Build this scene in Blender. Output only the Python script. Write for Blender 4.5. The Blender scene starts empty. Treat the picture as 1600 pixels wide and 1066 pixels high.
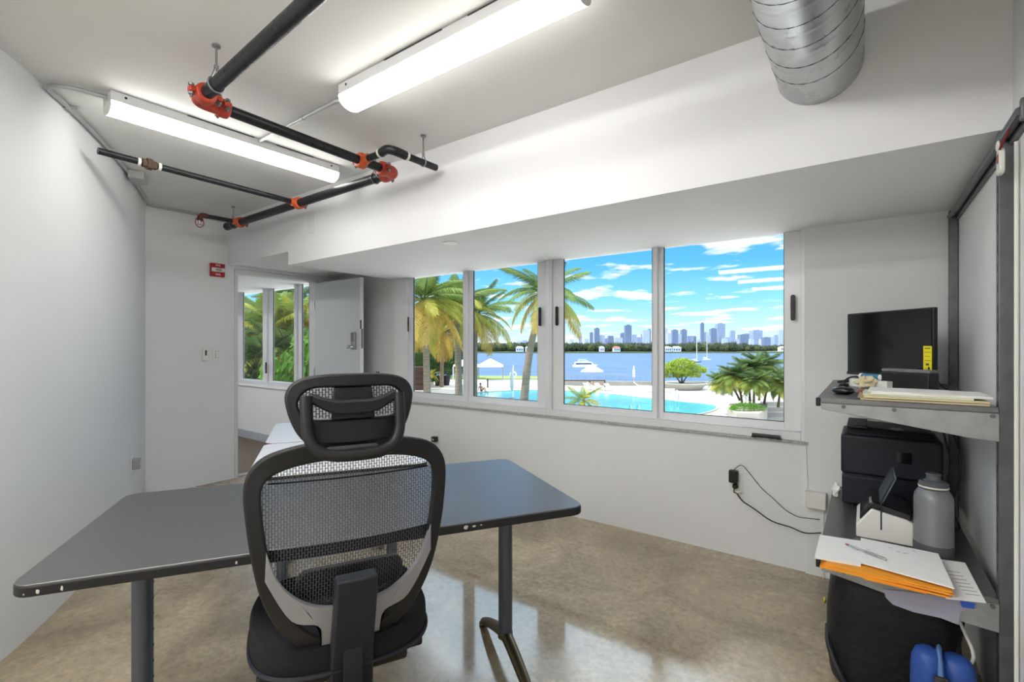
import bpy, bmesh, math, random
from mathutils import Vector, Matrix, Euler
random.seed(7)
SC = bpy.context.scene
COL = SC.collection
F = 748.5; CXP = 800.0; HY = 540.0; CAMH = 1.3
TH = math.atan2(552, 748.5); CT, ST = math.cos(TH), math.sin(TH)
PI = math.pi

# ---------------------------------------------------------------- geometry helpers
def ray(px, py):
    a = (px - CXP) / F; b = (HY - py) / F
    return Vector((a * CT - ST, a * ST + CT, b))
CAM = Vector((0, 0, CAMH))
def at(px, py, z):
    d = ray(px, py); return CAM + d * ((z - CAMH) / d.z)
def atY(px, py, Y):
    d = ray(px, py); return CAM + d * (Y / d.y)
def atX(px, py, X):
    d = ray(px, py); return CAM + d * (X / d.x)
def atD(px, py, D):
    return CAM + ray(px, py) * D

def wmat(o):
    m = Matrix.Identity(4)
    while o is not None:
        m = o.matrix_basis @ m; o = o.parent
    return m

class MB:
    def __init__(s): s.v = []; s.f = []; s.pieces = []
    def add(s, vs, fs):
        s.pieces.append((vs, fs)); n = len(s.v); s.v += [Vector(p) for p in vs]; s.f += [tuple(i + n for i in f) for f in fs]; return s
    def box(s, c, d, rz=0, m=None):
        x, y, z = d[0] / 2, d[1] / 2, d[2] / 2
        R = m if m is not None else Matrix.Rotation(rz, 3, 'Z')
        c = Vector(c)
        vs = [c + R @ Vector((a * x, b * y, e * z)) for e in (-1, 1) for b in (-1, 1) for a in (-1, 1)]
        return s.add(vs, [(0, 2, 3, 1), (4, 5, 7, 6), (0, 1, 5, 4), (2, 6, 7, 3), (0, 4, 6, 2), (1, 3, 7, 5)])
    def bb(s, a, b):
        return s.box([(a[i] + b[i]) / 2 for i in range(3)], [abs(b[i] - a[i]) for i in range(3)])
    def prism(s, pts, z0, z1):
        n = len(pts)
        vs = [(p[0], p[1], z0) for p in pts] + [(p[0], p[1], z1) for p in pts]
        return s.add(vs, [tuple(range(n))[::-1], tuple(range(n, 2 * n))] + [(i, (i + 1) % n, n + (i + 1) % n, n + i) for i in range(n)])
    def gprism(s, pts, d):   # 3D polygon extruded along vector d
        n = len(pts); d = Vector(d); pts = [Vector(p) for p in pts]
        return s.add(pts + [p + d for p in pts], [tuple(range(n))[::-1], tuple(range(n, 2 * n))] + [(i, (i + 1) % n, n + (i + 1) % n, n + i) for i in range(n)])
    def tube(s, path, r, n=12, caps=True, sx=1.0):
        P = [Vector(p) for p in path]; m = len(P)
        rs = r if isinstance(r, (list, tuple)) else [r] * m
        T = []
        for i in range(m):
            t = (P[min(i + 1, m - 1)] - P[max(i - 1, 0)]).normalized(); T.append(t)
        up = Vector((0, 0, 1)) if abs(T[0].z) < .9 else Vector((1, 0, 0))
        N = (up - T[0] * up.dot(T[0])).normalized()
        vs = []
        for i in range(m):
            N = (N - T[i] * N.dot(T[i]))
            if N.length < 1e-6: N = T[i].orthogonal()
            N.normalize(); B = T[i].cross(N)
            for k in range(n):
                a = 2 * PI * k / n
                vs.append(P[i] + (N * math.cos(a) * sx + B * math.sin(a)) * rs[i])
        fs = [(i * n + k, i * n + (k + 1) % n, (i + 1) * n + (k + 1) % n, (i + 1) * n + k) for i in range(m - 1) for k in range(n)]
        if caps: fs += [tuple(range(n))[::-1], tuple((m - 1) * n + k for k in range(n))]
        return s.add(vs, fs)
    def lathe(s, prof, c=(0, 0, 0), n=24, axis=None):
        c = Vector(c); R = Matrix.Identity(3)
        if axis is not None: R = Vector((0, 0, 1)).rotation_difference(Vector(axis).normalized()).to_matrix()
        vs = []; m = len(prof)
        for r, z in prof:
            for k in range(n):
                a = 2 * PI * k / n
                vs.append(c + R @ Vector((max(r, 1e-5) * math.cos(a), max(r, 1e-5) * math.sin(a), z)))
        fs = [(i * n + k, i * n + (k + 1) % n, (i + 1) * n + (k + 1) % n, (i + 1) * n + k) for i in range(m - 1) for k in range(n)]
        fs += [tuple(range(n))[::-1], tuple((m - 1) * n + k for k in range(n))]
        return s.add(vs, fs)
    def blob(s, c, r, seed=0, n=10, m=7, amp=.15):
        rnd = random.Random(seed); c = Vector(c)
        vs = [c + Vector((0, 0, -r[2]))]
        for i in range(1, m):
            t = PI * i / m
            for k in range(n):
                a = 2 * PI * k / n; q = 1 + rnd.uniform(-amp, amp)
                vs.append(c + Vector((r[0] * math.sin(t) * math.cos(a) * q, r[1] * math.sin(t) * math.sin(a) * q, -r[2] * math.cos(t) * q)))
        vs.append(c + Vector((0, 0, r[2])))
        fs = [(0, 1 + (k + 1) % n, 1 + k) for k in range(n)]
        for i in range(m - 2):
            for k in range(n):
                a = 1 + i * n; fs.append((a + k, a + (k + 1) % n, a + n + (k + 1) % n, a + n + k))
        a = 1 + (m - 2) * n; L = len(vs) - 1
        fs += [(a + k, a + (k + 1) % n, L) for k in range(n)]
        return s.add(vs, fs)
    def each(s, *a, **k):
        out = []
        for vs, fs in s.pieces:
            m = MB(); m.add(vs, fs); out.append(m.build(*a, **k))
        return out
    def build(s, name, mat, parent=None, world=True, bevel=0, smooth=True, seg=2, solid=0, subsurf=0):
        me = bpy.data.meshes.new(name)
        vs = s.v
        if parent is not None and world:
            W = wmat(parent).inverted(); vs = [W @ v for v in vs]
        me.from_pydata([tuple(v) for v in vs], [], s.f)
        bm = bmesh.new(); bm.from_mesh(me)
        bmesh.ops.remove_doubles(bm, verts=bm.verts, dist=1e-6)
        if not getattr(s, 'open', False): bmesh.ops.recalc_face_normals(bm, faces=bm.faces)
        bm.to_mesh(me); bm.free()
        me.materials.append(mat)
        if smooth:
            for p in me.polygons: p.use_smooth = True
            me.set_sharp_from_angle(angle=math.radians(38))
        o = bpy.data.objects.new(name, me); COL.objects.link(o)
        if parent is not None: o.parent = parent
        if bevel:
            b = o.modifiers.new('bevel', 'BEVEL'); b.width = bevel; b.segments = seg; b.limit_method = 'ANGLE'; b.angle_limit = math.radians(40)
        if solid:
            b = o.modifiers.new('solid', 'SOLIDIFY'); b.thickness = solid; b.offset = 0
        if subsurf:
            b = o.modifiers.new('sub', 'SUBSURF'); b.levels = subsurf; b.render_levels = subsurf
        return o

def tag(o, label=None, cat=None, group=None, kind=None):
    if label: o['label'] = label
    if cat: o['category'] = cat
    if group: o['group'] = group
    if kind: o['kind'] = kind
    return o
def thing(name, loc, label, cat, rz=0, group=None):
    o = bpy.data.objects.new(name, None); COL.objects.link(o)
    o.location = loc; o.rotation_euler = (0, 0, rz); o.empty_display_size = .1
    return tag(o, label, cat, group)
KIDS = {}
def kids(o): return [c for c in bpy.data.objects if c.parent == o]
def dup(o, parent=None):
    c = o.copy(); COL.objects.link(c); c.parent = parent
    for ch in kids(o): dup(ch, c)
    return c
def struct(o): o['kind'] = 'structure'; return o

def smoothpts(P, sub=6, closed=False):
    P = [Vector(p) for p in P]; n = len(P); out = []
    rng = n if closed else n - 1
    for i in range(rng):
        if closed: a, b, c, d = P[(i - 1) % n], P[i], P[(i + 1) % n], P[(i + 2) % n]
        else: a, b, c, d = P[max(i - 1, 0)], P[i], P[i + 1], P[min(i + 2, n - 1)]
        for k in range(sub):
            t = k / sub
            out.append(.5 * ((2 * b) + (c - a) * t + (2 * a - 5 * b + 4 * c - d) * t * t + (3 * b - a - 3 * c + d) * t ** 3))
    if not closed: out.append(P[-1])
    return out
def rrect(w, d, r, n=6, cx=0, cy=0):
    out = []
    for sx, sy, a0 in ((1, 1, 0), (-1, 1, 90), (-1, -1, 180), (1, -1, 270)):
        for k in range(n + 1):
            a = math.radians(a0 + 90 * k / n)
            out.append((cx + sx * (w / 2 - r) + r * math.cos(a), cy + sy * (d / 2 - r) + r * math.sin(a)))
    return out
def text_mesh(name, body, size, mat, parent, M, ext=.0004):
    cu = bpy.data.curves.new(name, 'FONT'); cu.body = body; cu.size = size; cu.extrude = ext
    cu.align_x = 'CENTER'; cu.align_y = 'CENTER'
    t = bpy.data.objects.new('tmp', cu); COL.objects.link(t)
    dg = bpy.context.evaluated_depsgraph_get(); me = bpy.data.meshes.new_from_object(t.evaluated_get(dg))
    bpy.data.objects.remove(t)
    me.transform(wmat(parent).inverted() @ M); me.materials.clear(); me.materials.append(mat); me.name = name
    o = bpy.data.objects.new(name, me); COL.objects.link(o); o.parent = parent
    return o

# ---------------------------------------------------------------- materials
def lin(c):
    if isinstance(c, str): c = [int(c[i:i + 2], 16) / 255 for i in (0, 2, 4)]
    return tuple(((x / 12.92) if x <= .04045 else ((x + .055) / 1.055) ** 2.4) for x in c) + (1,)
def mat(name, col, rough=.5, metal=0, var=.06, vs=12, bump=0, bs=80, coat=0, spec=.5, rvar=0, emis=None, es=0, coords='Object', trans=0, stretch=(1, 1, 1), ior=1.45, sheen=0, sss=0):
    m = bpy.data.materials.new(name); m.use_nodes = True; nt = m.node_tree; N = nt.nodes; L = nt.links
    b = N['Principled BSDF']; b.inputs['Roughness'].default_value = rough; b.inputs['Metallic'].default_value = metal
    b.inputs['Specular IOR Level'].default_value = spec; b.inputs['Coat Weight'].default_value = coat; b.inputs['IOR'].default_value = ior
    b.inputs['Coat Roughness'].default_value = .08; b.inputs['Transmission Weight'].default_value = trans
    b.inputs['Sheen Weight'].default_value = sheen
    tc = N.new('ShaderNodeTexCoord'); mp = N.new('ShaderNodeMapping'); mp.inputs['Scale'].default_value = stretch
    L.new(tc.outputs[coords], mp.inputs['Vector'])
    c = lin(col)
    nz = N.new('ShaderNodeTexNoise'); nz.inputs['Scale'].default_value = vs; nz.inputs['Detail'].default_value = 5
    L.new(mp.outputs[0], nz.inputs['Vector'])
    mr = N.new('ShaderNodeMapRange'); mr.inputs['From Min'].default_value = .3; mr.inputs['From Max'].default_value = .7
    mr.inputs['To Min'].default_value = 1 - var; mr.inputs['To Max'].default_value = 1 + var
    L.new(nz.outputs['Fac'], mr.inputs['Value'])
    mx = N.new('ShaderNodeVectorMath'); mx.operation = 'SCALE'; mx.inputs[0].default_value = c[:3]
    L.new(mr.outputs[0], mx.inputs['Scale']); L.new(mx.outputs[0], b.inputs['Base Color'])
    if rvar:
        r2 = N.new('ShaderNodeMapRange'); r2.inputs['From Min'].default_value = .3; r2.inputs['From Max'].default_value = .7
        r2.inputs['To Min'].default_value = max(0, rough - rvar); r2.inputs['To Max'].default_value = rough + rvar
        L.new(nz.outputs['Fac'], r2.inputs['Value']); L.new(r2.outputs[0], b.inputs['Roughness'])
    if bump:
        n2 = N.new('ShaderNodeTexNoise'); n2.inputs['Scale'].default_value = bs; n2.inputs['Detail'].default_value = 3
        L.new(mp.outputs[0], n2.inputs['Vector'])
        bp = N.new('ShaderNodeBump'); bp.inputs['Strength'].default_value = bump; bp.inputs['Distance'].default_value = .01
        L.new(n2.outputs['Fac'], bp.inputs['Height']); L.new(bp.outputs[0], b.inputs['Normal'])
    if emis: b.inputs['Emission Color'].default_value = lin(emis); b.inputs['Emission Strength'].default_value = es
    return m
WALL = mat('wall_paint', 'e0e1e2', .75, var=.012, vs=2.5, bump=.04, bs=60, coords='Object')
CEIL = mat('ceiling_paint', 'dcdcd9', .8, var=.02, vs=1.5, bump=.05, bs=40)
SOFF = mat('soffit_paint', 'e6e6e8', .7, var=.012, vs=2, bump=.03, bs=60)
PLAST = mat('white_plastic', 'e2e1dc', .35, var=.01)
GREYP = mat('grey_plastic', '9a9b9c', .4, var=.03)
BLK = mat('black_plastic', '17181b', .42, var=.1, bump=.05, bs=300)
BLKG = mat('gloss_black', '0b0c0e', .12, var=.05, coat=.5)
DKG = mat('dark_grey_plastic', '2d2e31', .5, var=.06, bump=.08, bs=400)
ALU = mat('window_aluminium', 'dedfe2', .42, .1, var=.02, vs=4, stretch=(1, 1, .1))
STEEL = mat('galvanised_steel', '8f9194', .38, .85, var=.1, vs=14, rvar=.1)
STEELD = mat('dark_steel', '6c6e70', .42, .7, var=.14, vs=20, bump=.05)
CHROME = mat('chrome', 'c8c8ca', .15, 1, var=.03)
PIPE = mat('black_iron_pipe', '28292b', .38, .45, var=.25, vs=30, rvar=.12, bump=.12, bs=90)
RED = mat('red_coupling', 'b3402a', .42, .1, var=.15, vs=25, bump=.1)
ORG = mat('orange_coupling', 'c4562a', .42, .1, var=.15, vs=25, bump=.1)
TAPE = mat('white_thread_tape', 'dcd8cf', .6)
PAPER = mat('paper', 'f0f0ee', .8, var=.01)
CREAM = mat('manila_paper', 'dfd3b0', .8, var=.03)
ORANGE = mat('orange_folder', 'f0a030', .55, var=.04)
TREDS = mat('strobe_red', 'a8191c', .4, var=.03)
WHITE = mat('white_paint', 'f0f0ee', .5, var=.01)
INK = mat('ink', '55555c', .8)
LAMP = mat('lamp_diffuser', 'ffffff', .4, emis='fffdf8', es=10)
LAMPR = mat('added_lamp_diffuser', 'ffffff', .4, emis='fffdf8', es=33)  # for the lamps added out of view, stronger than the visible pair
LAMPS = mat('downlight_glow', 'ffffff', .4, emis='fffdf8', es=4)
DTOP = mat('black_laminate', '303134', .36, var=.04, vs=60, spec=.6, ior=2.2)
DTOPL = mat('glare_laminate', 'dddee2', .3, var=.02, vs=40, spec=.6, ior=2.1)  # pale base colour stands in for window glare on black laminate
DEDGE = mat('desk_edge_rubber', '17171a', .5, var=.1)
LEGM = mat('desk_leg_steel', '59606b', .35, .55, var=.05)
BRONZE = mat('bronze_foot', '5d5640', .3, .6, var=.06)
CHB = mat('chair_black', '131315', .48, var=.08, bump=.12, bs=500)
CHN = mat('chair_navy_black', '1b1e27', .5, var=.1, bump=.15, bs=600)
CHG = mat('chair_silver', '9b9da2', .35, .3, var=.02)
SEATF = mat('seat_fabric', '0d0d14', .85, var=.3, vs=160, bump=.4, bs=420)

def floor_mat():
    m = mat('polished_concrete', 'a09684', .25, var=.1, vs=1.4, spec=.5)
    nt = m.node_tree; N = nt.nodes; L = nt.links; b = N['Principled BSDF']
    tc = N.new('ShaderNodeTexCoord')
    n1 = N.new('ShaderNodeTexNoise'); n1.inputs['Scale'].default_value = 1.9; n1.inputs['Detail'].default_value = 9; n1.inputs['Roughness'].default_value = .62; n1.inputs['Distortion'].default_value = .6
    n2 = N.new('ShaderNodeTexNoise'); n2.inputs['Scale'].default_value = 34; n2.inputs['Detail'].default_value = 8; n2.inputs['Roughness'].default_value = .7
    n3 = N.new('ShaderNodeTexNoise'); n3.inputs['Scale'].default_value = .75; n3.inputs['Detail'].default_value = 4; n3.inputs['Distortion'].default_value = .4
    for n in (n1, n2, n3): L.new(tc.outputs['Object'], n.inputs['Vector'])
    r = N.new('ShaderNodeValToRGB'); e = r.color_ramp.elements
    e[0].position = .3; e[0].color = lin('7a6b52'); e[1].position = .68; e[1].color = lin('c4b69a')
    q = e.new(.5); q.color = lin('a5967b')
    L.new(n1.outputs['Fac'], r.inputs['Fac'])
    r2 = N.new('ShaderNodeValToRGB'); e = r2.color_ramp.elements
    e[0].position = .33; e[0].color = (.6, .585, .55, 1); e[1].position = .66; e[1].color = (1.12, 1.1, 1.06, 1)
    L.new(n2.outputs['Fac'], r2.inputs['Fac'])
    mx = N.new('ShaderNodeMix'); mx.data_type = 'RGBA'; mx.blend_type = 'MULTIPLY'; mx.inputs[0].default_value = 1
    L.new(r.outputs[0], mx.inputs[6]); L.new(r2.outputs[0], mx.inputs[7]); L.new(mx.outputs[2], b.inputs['Base Color'])
    r3 = N.new('ShaderNodeValToRGB'); e = r3.color_ramp.elements
    e[0].position = .44; e[0].color = (.07,) * 3 + (1,); e[1].position = .56; e[1].color = (.3,) * 3 + (1,)
    L.new(n3.outputs['Fac'], r3.inputs['Fac']); L.new(r3.outputs[0], b.inputs['Roughness'])
    b.inputs['IOR'].default_value = 2.1
    bp = N.new('ShaderNodeBump'); bp.inputs['Strength'].default_value = .03; bp.inputs['Distance'].default_value = .003
    L.new(n1.outputs['Fac'], bp.inputs['Height']); L.new(bp.outputs[0], b.inputs['Normal'])
    return m
FLOORM = floor_mat()

def glass_mat(name='window_glass', tint=(.97, .985, .98, 1)):
    m = bpy.data.materials.new(name); m.use_nodes = True; nt = m.node_tree; N = nt.nodes; L = nt.links
    N.clear(); out = N.new('ShaderNodeOutputMaterial'); mix = N.new('ShaderNodeMixShader')
    t = N.new('ShaderNodeBsdfTransparent'); t.inputs[0].default_value = tint
    g = N.new('ShaderNodeBsdfGlossy'); g.inputs['Roughness'].default_value = .02
    nz = N.new('ShaderNodeTexNoise'); nz.inputs['Scale'].default_value = 2
    fr = N.new('ShaderNodeFresnel'); fr.inputs[0].default_value = 1.35
    ge = N.new('ShaderNodeNewGeometry'); iv = N.new('ShaderNodeMath'); iv.operation = 'SUBTRACT'; iv.inputs[0].default_value = 1; L.new(ge.outputs['Backfacing'], iv.inputs[1])
    ml = N.new('ShaderNodeMath'); ml.operation = 'MULTIPLY'; L.new(fr.outputs[0], ml.inputs[0]); L.new(iv.outputs[0], ml.inputs[1])
    L.new(ml.outputs[0], mix.inputs[0]); L.new(t.outputs[0], mix.inputs[1]); L.new(g.outputs[0], mix.inputs[2]); L.new(mix.outputs[0], out.inputs[0])
    return m
GLASS = glass_mat()

def mesh_fabric(name, col, su, sv, mort):
    """woven chair mesh: staggered upright slots between dark threads (in the sheet's own UVs)"""
    m = bpy.data.materials.new(name); m.use_nodes = True; nt = m.node_tree; N = nt.nodes; L = nt.links
    b = N['Principled BSDF']; b.inputs['Base Color'].default_value = lin(col); b.inputs['Roughness'].default_value = .6
    uv = N.new('ShaderNodeUVMap'); sp = N.new('ShaderNodeSeparateXYZ'); L.new(uv.outputs[0], sp.inputs[0])
    cb = N.new('ShaderNodeCombineXYZ'); L.new(sp.outputs['Y'], cb.inputs['X']); L.new(sp.outputs['X'], cb.inputs['Y'])
    br = N.new('ShaderNodeTexBrick'); br.offset = .5; br.inputs['Scale'].default_value = 1
    br.inputs['Brick Width'].default_value = sv; br.inputs['Row Height'].default_value = su
    br.inputs['Mortar Size'].default_value = mort; br.inputs['Mortar Smooth'].default_value = 0
    L.new(cb.outputs[0], br.inputs['Vector'])
    t = N.new('ShaderNodeBsdfTransparent'); mix = N.new('ShaderNodeMixShader'); out = N['Material Output']
    L.new(br.outputs['Fac'], mix.inputs[0]); L.new(t.outputs[0], mix.inputs[1]); L.new(b.outputs[0], mix.inputs[2]); L.new(mix.outputs[0], out.inputs[0])
    return m
MESHF = mesh_fabric('chair_mesh', '4c4d54', .0066, .0135, .00085)
MESHH = mesh_fabric('headrest_mesh', '3c3d43', .007, .0125, .0011)

# ================================================================= THE ROOM
CZ = 2.52; YW = 3.21; XR = .365; XU = .33; XB = -4.97; YB = 2.1; ZS = 1.97
LW = [(XB, 1.44), (-4.264, 1.139), (-3.65, .83), (-3.165, .547), (-2.85, .33), (-2.64, .15), (-2.58, -.1), (-2.56, -.5), (-2.56, -5.0)]
fl = [(XR + .1, -5.1), (XR + .1, YW + .05), (XB - .06, YW + .05), (XB - .06, 1.3)] + [(x - .05, y - .1) for x, y in LW[1:]]
struct(MB().prism(fl, -.12, 0).build('floor', FLOORM, smooth=False))
struct(MB().prism([(XR + .2, -5.2), (XR + .2, YW + .3), (XB - .1, YW + .3), (XB - .1, 1.2)] + [(x - .1, y - .2) for x, y in LW[1:]], CZ, CZ + .12).build('ceiling', CEIL, smooth=False))
# left wall, gently curved
lp = smoothpts([(x, y, 0) for x, y in LW], 5)
m = MB(); ins = []; outs = []
for i, p in enumerate(lp):
    t = (lp[min(i + 1, len(lp) - 1)] - lp[max(i - 1, 0)]).normalized(); nrm = Vector((t.y, -t.x, 0))
    if nrm.y > 0: nrm = -nrm
    ins.append((p.x, p.y)); outs.append((p.x + nrm.x * .15, p.y + nrm.y * .15))
for i in range(len(ins) - 1):
    m.prism([ins[i], ins[i + 1], outs[i + 1], outs[i]], 0, CZ)
mm = MB(); n = len(ins)
vs = []
for q, z in ((ins, 0), (ins, CZ), (outs, CZ), (outs, 0)): vs += [(x, y, z) for x, y in q]
fs = [(a * n + i, a * n + i + 1, b * n + i + 1, b * n + i) for a, b in ((0, 1), (1, 2), (2, 3), (3, 0)) for i in range(n - 1)] + [(0, n, 2 * n, 3 * n), (n - 1, 2 * n - 1, 3 * n - 1, 4 * n - 1)]
struct(mm.add(vs, fs).build('wall_left', WALL))
struct(MB().bb((XR, -5.1, 0), (XR + .12, YW + .3, CZ)).build('wall_right', WALL, smooth=False))
struct(MB().bb((-2.75, -5.15, 0), (XR + .1, -5.0, CZ)).build('wall_rear', WALL, smooth=False))
# back wall with the doorway
DY0, DY1, DZ = 2.19, 3.02, 2.015
m = MB(); m.bb((XB - .12, 1.3, 0), (XB, DY0 - .03, CZ)); m.bb((XB - .12, DY0 - .03, DZ + .04), (XB, DY1 + .03, CZ)); m.bb((XB - .12, DY1 + .03, 0), (XB, YW + .1, CZ))
struct(m.build('wall_back', WALL, smooth=False))
# window wall
m = MB()
m.bb((-3.67, YW, 0), (-.276, YW + .2, .735))
m.bb((-.276, YW - .015, 0), (XR, YW + .2, ZS + .1)); m.bb((-3.86, YW, 0), (-3.67, YW + .09, ZS + .1)); m.bb((XB, YW + .06, 0), (-3.86, YW + .1, 2.2))
m.bb((-3.86, YW + .06, ZS + .03), (XR, YW + .2, CZ))
struct(m.build('wall_window', WALL, smooth=False))
m = MB(); m.bb((-3.86, YB, ZS), (XR, YW + .08, CZ)); m.bb((XB, YB, 2.08), (-3.86, YW + .08, CZ))
struct(m.build('wall_soffit', SOFF, smooth=False))
# stone sill strip
SILL = mat('sill_stone', 'a9aaa8', .7, var=.3, vs=60, bump=.5, bs=70)
struct(MB().bb((-3.7, YW - .022, .735), (-.262, YW + .02, .75)).build('trim_1', SILL, bevel=.002))
struct(MB().tube([(-.272, YW - .019, .74), (-.268, YW - .019, .6), (-.262, YW - .019, .47)], .002, 6).build('trim_2', WALL))

def window(n, x0, x1, z0, z1, panes, handles, bot=.095, jl=.05, jr=.05, mull=.075):
    """sliding aluminium window; panes: list of (xa, xb) glass spans"""
    w = thing('window_%d' % n, ((x0 + x1) / 2, YW, z0), None, None); w['kind'] = 'structure'
    fr = MB(); fr.bb((x0 + .0222, YW - .0118, z0), (x1 - .0222, YW + .0798, z0 + .05)); fr.bb((x0, YW - .012, z0), (x0 + .022, YW + .08, z1)); fr.bb((x1 - .022, YW - .012, z0), (x1, YW + .08, z1)); fr.bb((x0 + .0222, YW + .01, z1 - .012), (x1 - .0222, YW + .0798, z1 - .0005))
    fr.bb((x0 + .0222, YW - .016, z0 + .0502), (x1 - .0222, YW - .002, z0 + .055))
    fr.build('window_frame', ALU, w, bevel=.003)
    for i, (xa, xb) in enumerate(panes):
        yo = YW + .012 + (.024 if i % 2 else 0)
        s = MB(); lo = (x0 + .022) if i == 0 else (panes[i - 1][1] + xa) / 2 - .0
        hi = (x1 - .022) if i == len(panes) - 1 else (xb + panes[i + 1][0]) / 2 + .0
        if i % 2: lo = panes[i - 1][1] + .004
        s.bb((lo, yo, z0 + .05), (xa, yo + .022, z1 - .012)); s.bb((xb, yo, z0 + .05), (hi, yo + .022, z1 - .012))
        s.bb((xa, yo, z0 + .05), (xb, yo + .022, z0 + bot)); s.bb((xa, yo, z1 - .022), (xb, yo + .022, z1 - .012))
        so = s.build('sash', ALU, w, bevel=.002)
        g = MB(); g.bb((xa - .003, yo + .009, z0 + bot - .003), (xb + .003, yo + .013, z1 - .015)); g.build('window_pane', GLASS, so, smooth=False)
        g = MB(); t = .004
        for a, b in (((xa, z0 + bot), (xa + t, z1 - .02)), ((xb - t, z0 + bot), (xb, z1 - .02)), ((xa, z0 + bot), (xb, z0 + bot + t))):
            g.bb((a[0], yo + .0055, a[1]), (b[0], yo + .0165, b[1]))
        g.build('gasket', BLK, so, smooth=False)
    for hx, hz in handles:
        m = MB(); m.gprism([(hx + a, YW - .006, hz + b) for a, b in rrect(.024, .15, .011)], (0, .012, 0))
        h = m.build('handle', BLK, w, bevel=.003)
        m = MB(); m.gprism([(hx + a, YW - .009, hz + b) for a, b in rrect(.012, .05, .005, cy=.01)], (0, .006, 0)); m.build('latch', DKG, h, bevel=.001)
    return w
def wx(px): return atY(px, 540, YW).x
window(1, -3.67, -2.003, .75, ZS + .024, [(wx(644), wx(722)), (wx(735), wx(836))], [(wx(637), 1.51), (wx(843.5), 1.53)])
window(2, -1.997, -.276, .75, ZS + .024, [(wx(879), wx(1018)), (wx(1034), wx(1224))], [(wx(870), 1.53), (wx(1239), 1.52)])
struct(MB().bb((-2.012, YW - .018, .75), (-1.988, YW + .02, ZS)).build('trim_3', ALU, bevel=.003))

# dark latch bar lying on the right window's bottom rail
p = atY(1197, 684.5, YW - .03)
t = thing('window_lock_bar', (p.x, YW - .03, .752), 'black rounded bar lying on the stone sill below the right-hand window', 'lock bar')
m = MB(); m.tube([(p.x - .075, YW - .032, .763), (p.x + .075, YW - .032, .763)], .0115, 12); m.build('bar', BLK, t, bevel=.002)
m = MB(); m.bb((p.x - .078, YW - .043, .7505), (p.x - .055, YW - .018, .758)); m.bb((p.x + .055, YW - .043, .7505), (p.x + .078, YW - .018, .758)); m.each('bar_end', BLK, t, bevel=.002)

# ---------------------------------------------------------------- the neighbouring room
HX0 = -9.0
CARPET = mat('carpet', '6f655a', .95, var=.5, vs=26, bump=.4, bs=160, stretch=(1, 5, 1))
struct(MB().bb((HX0, .2, -.1), (XB - .06, YW + .05, 0.002)).build('floor_hall', CARPET, smooth=False))
struct(MB().bb((HX0, .2, CZ), (XB - .1, YW + .2, CZ + .1)).build('ceiling_hall', CEIL, smooth=False))
m = MB(); m.bb((HX0 - .1, .1, 0), (HX0, YW + .2, CZ)); m.build('wall_hall_end', WALL, smooth=False); struct(bpy.data.objects['wall_hall_end'])
m = MB(); m.bb((HX0, .1, 0), (XB - .1, .2, CZ)); struct(m.build('wall_hall_side', WALL, smooth=False))
HZ1 = 2.06
m = MB(); m.bb((HX0, YW, 0), (XB - .06, YW + .2, .76)); m.bb((HX0, YW, .76), (-7.34, YW + .09, HZ1 + .1)); m.bb((-5.15, YW, .76), (XB - .06, YW + .2, HZ1 + .1)); m.bb((HX0, YW + .07, HZ1), (XB - .06, YW + .2, CZ))
struct(m.build('wall_hall_window', WALL, smooth=False))
struct(MB().bb((HX0, 2.3, HZ1), (XB - .12, YW + .08, CZ)).build('ceiling_soffit_hall', SOFF, smooth=False))
window(3, -7.34, -5.72, .76, HZ1 + .024, [(wx(378), wx(409)), (wx(422), wx(459))], [(wx(415.5), 1.0)], bot=.07)
window(4, -5.71, -5.15, .76, HZ1 + .024, [(wx(470), -5.21)], [], bot=.07)
BASE = mat('baseboard_grey', 'a9aeb6', .5)
struct(MB().bb((HX0, YW - .015, 0), (XB - .12, YW, .11)).build('baseboard_hall', BASE, bevel=.003))
struct(MB().bb((HX0, YW - .03, .735), (XB - .13, YW + .01, .76)).build('trim_4', WHITE, bevel=.003))
t = thing('added_hall_light', (-6.6, 1.2, CZ), 'added ceiling light in the neighbouring carpeted room, out of view beyond the doorway', 'ceiling light')  # lamp added out of view to brighten the hall
MB().bb((-7.2, 1.12, CZ - .04), (-6.0, 1.28, CZ)).build('housing', WHITE, t, bevel=.004)
MB().bb((-7.18, 1.13, CZ - .075), (-6.02, 1.27, CZ - .04)).build('diffuser', LAMPR, t, bevel=.01)

# door frame, leaf
DFR = mat('door_frame_paint', 'd3d4d6', .45, var=.01); DLEAF = mat('door_leaf_paint', 'c9ced3', .5, var=.015, vs=5)
d = thing('door_1', (XB, (DY0 + DY1) / 2, 0), None, None); d['kind'] = 'structure'
m = MB()
m.bb((XB - .13, DY0 - .03, 0), (XB + .012, DY0, DZ + .035)); m.bb((XB - .13, DY1, 0), (XB + .012, DY1 + .03, DZ + .035)); m.bb((XB - .13, DY0, DZ), (XB + .012, DY1, DZ + .035))
m.build('door_frame', DFR, d, bevel=.003)
m = MB(); m.bb((XB - .1, DY0, -.001), (XB - .02, DY1, .008)); m.build('threshold', CHROME, d)
LX1 = -4.13
leaf = MB().bb((XB + .02, 3.0, .012), (LX1, 3.042, 1.995)).build('door_leaf', DLEAF, d, bevel=.003)
MB().bb((LX1 - .001, 3.001, .012), (LX1 + .002, 3.041, 1.995)).build('door_edge', WHITE, leaf)
m = MB(); m.bb((LX1 - .125, 2.972, 1.26), (LX1 - .06, 3.0, 1.44)); lk = m.build('keypad_lock', GREYP, leaf, bevel=.008)
m = MB()
for i in range(5):
    for j in range(2): m.lathe([(.006, 0), (.006, .003)], (LX1 - .105 + j * .024, 2.971, 1.42 - i * .018), 10, (0, -1, 0))
m.each('key_button', DKG, lk)
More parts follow.
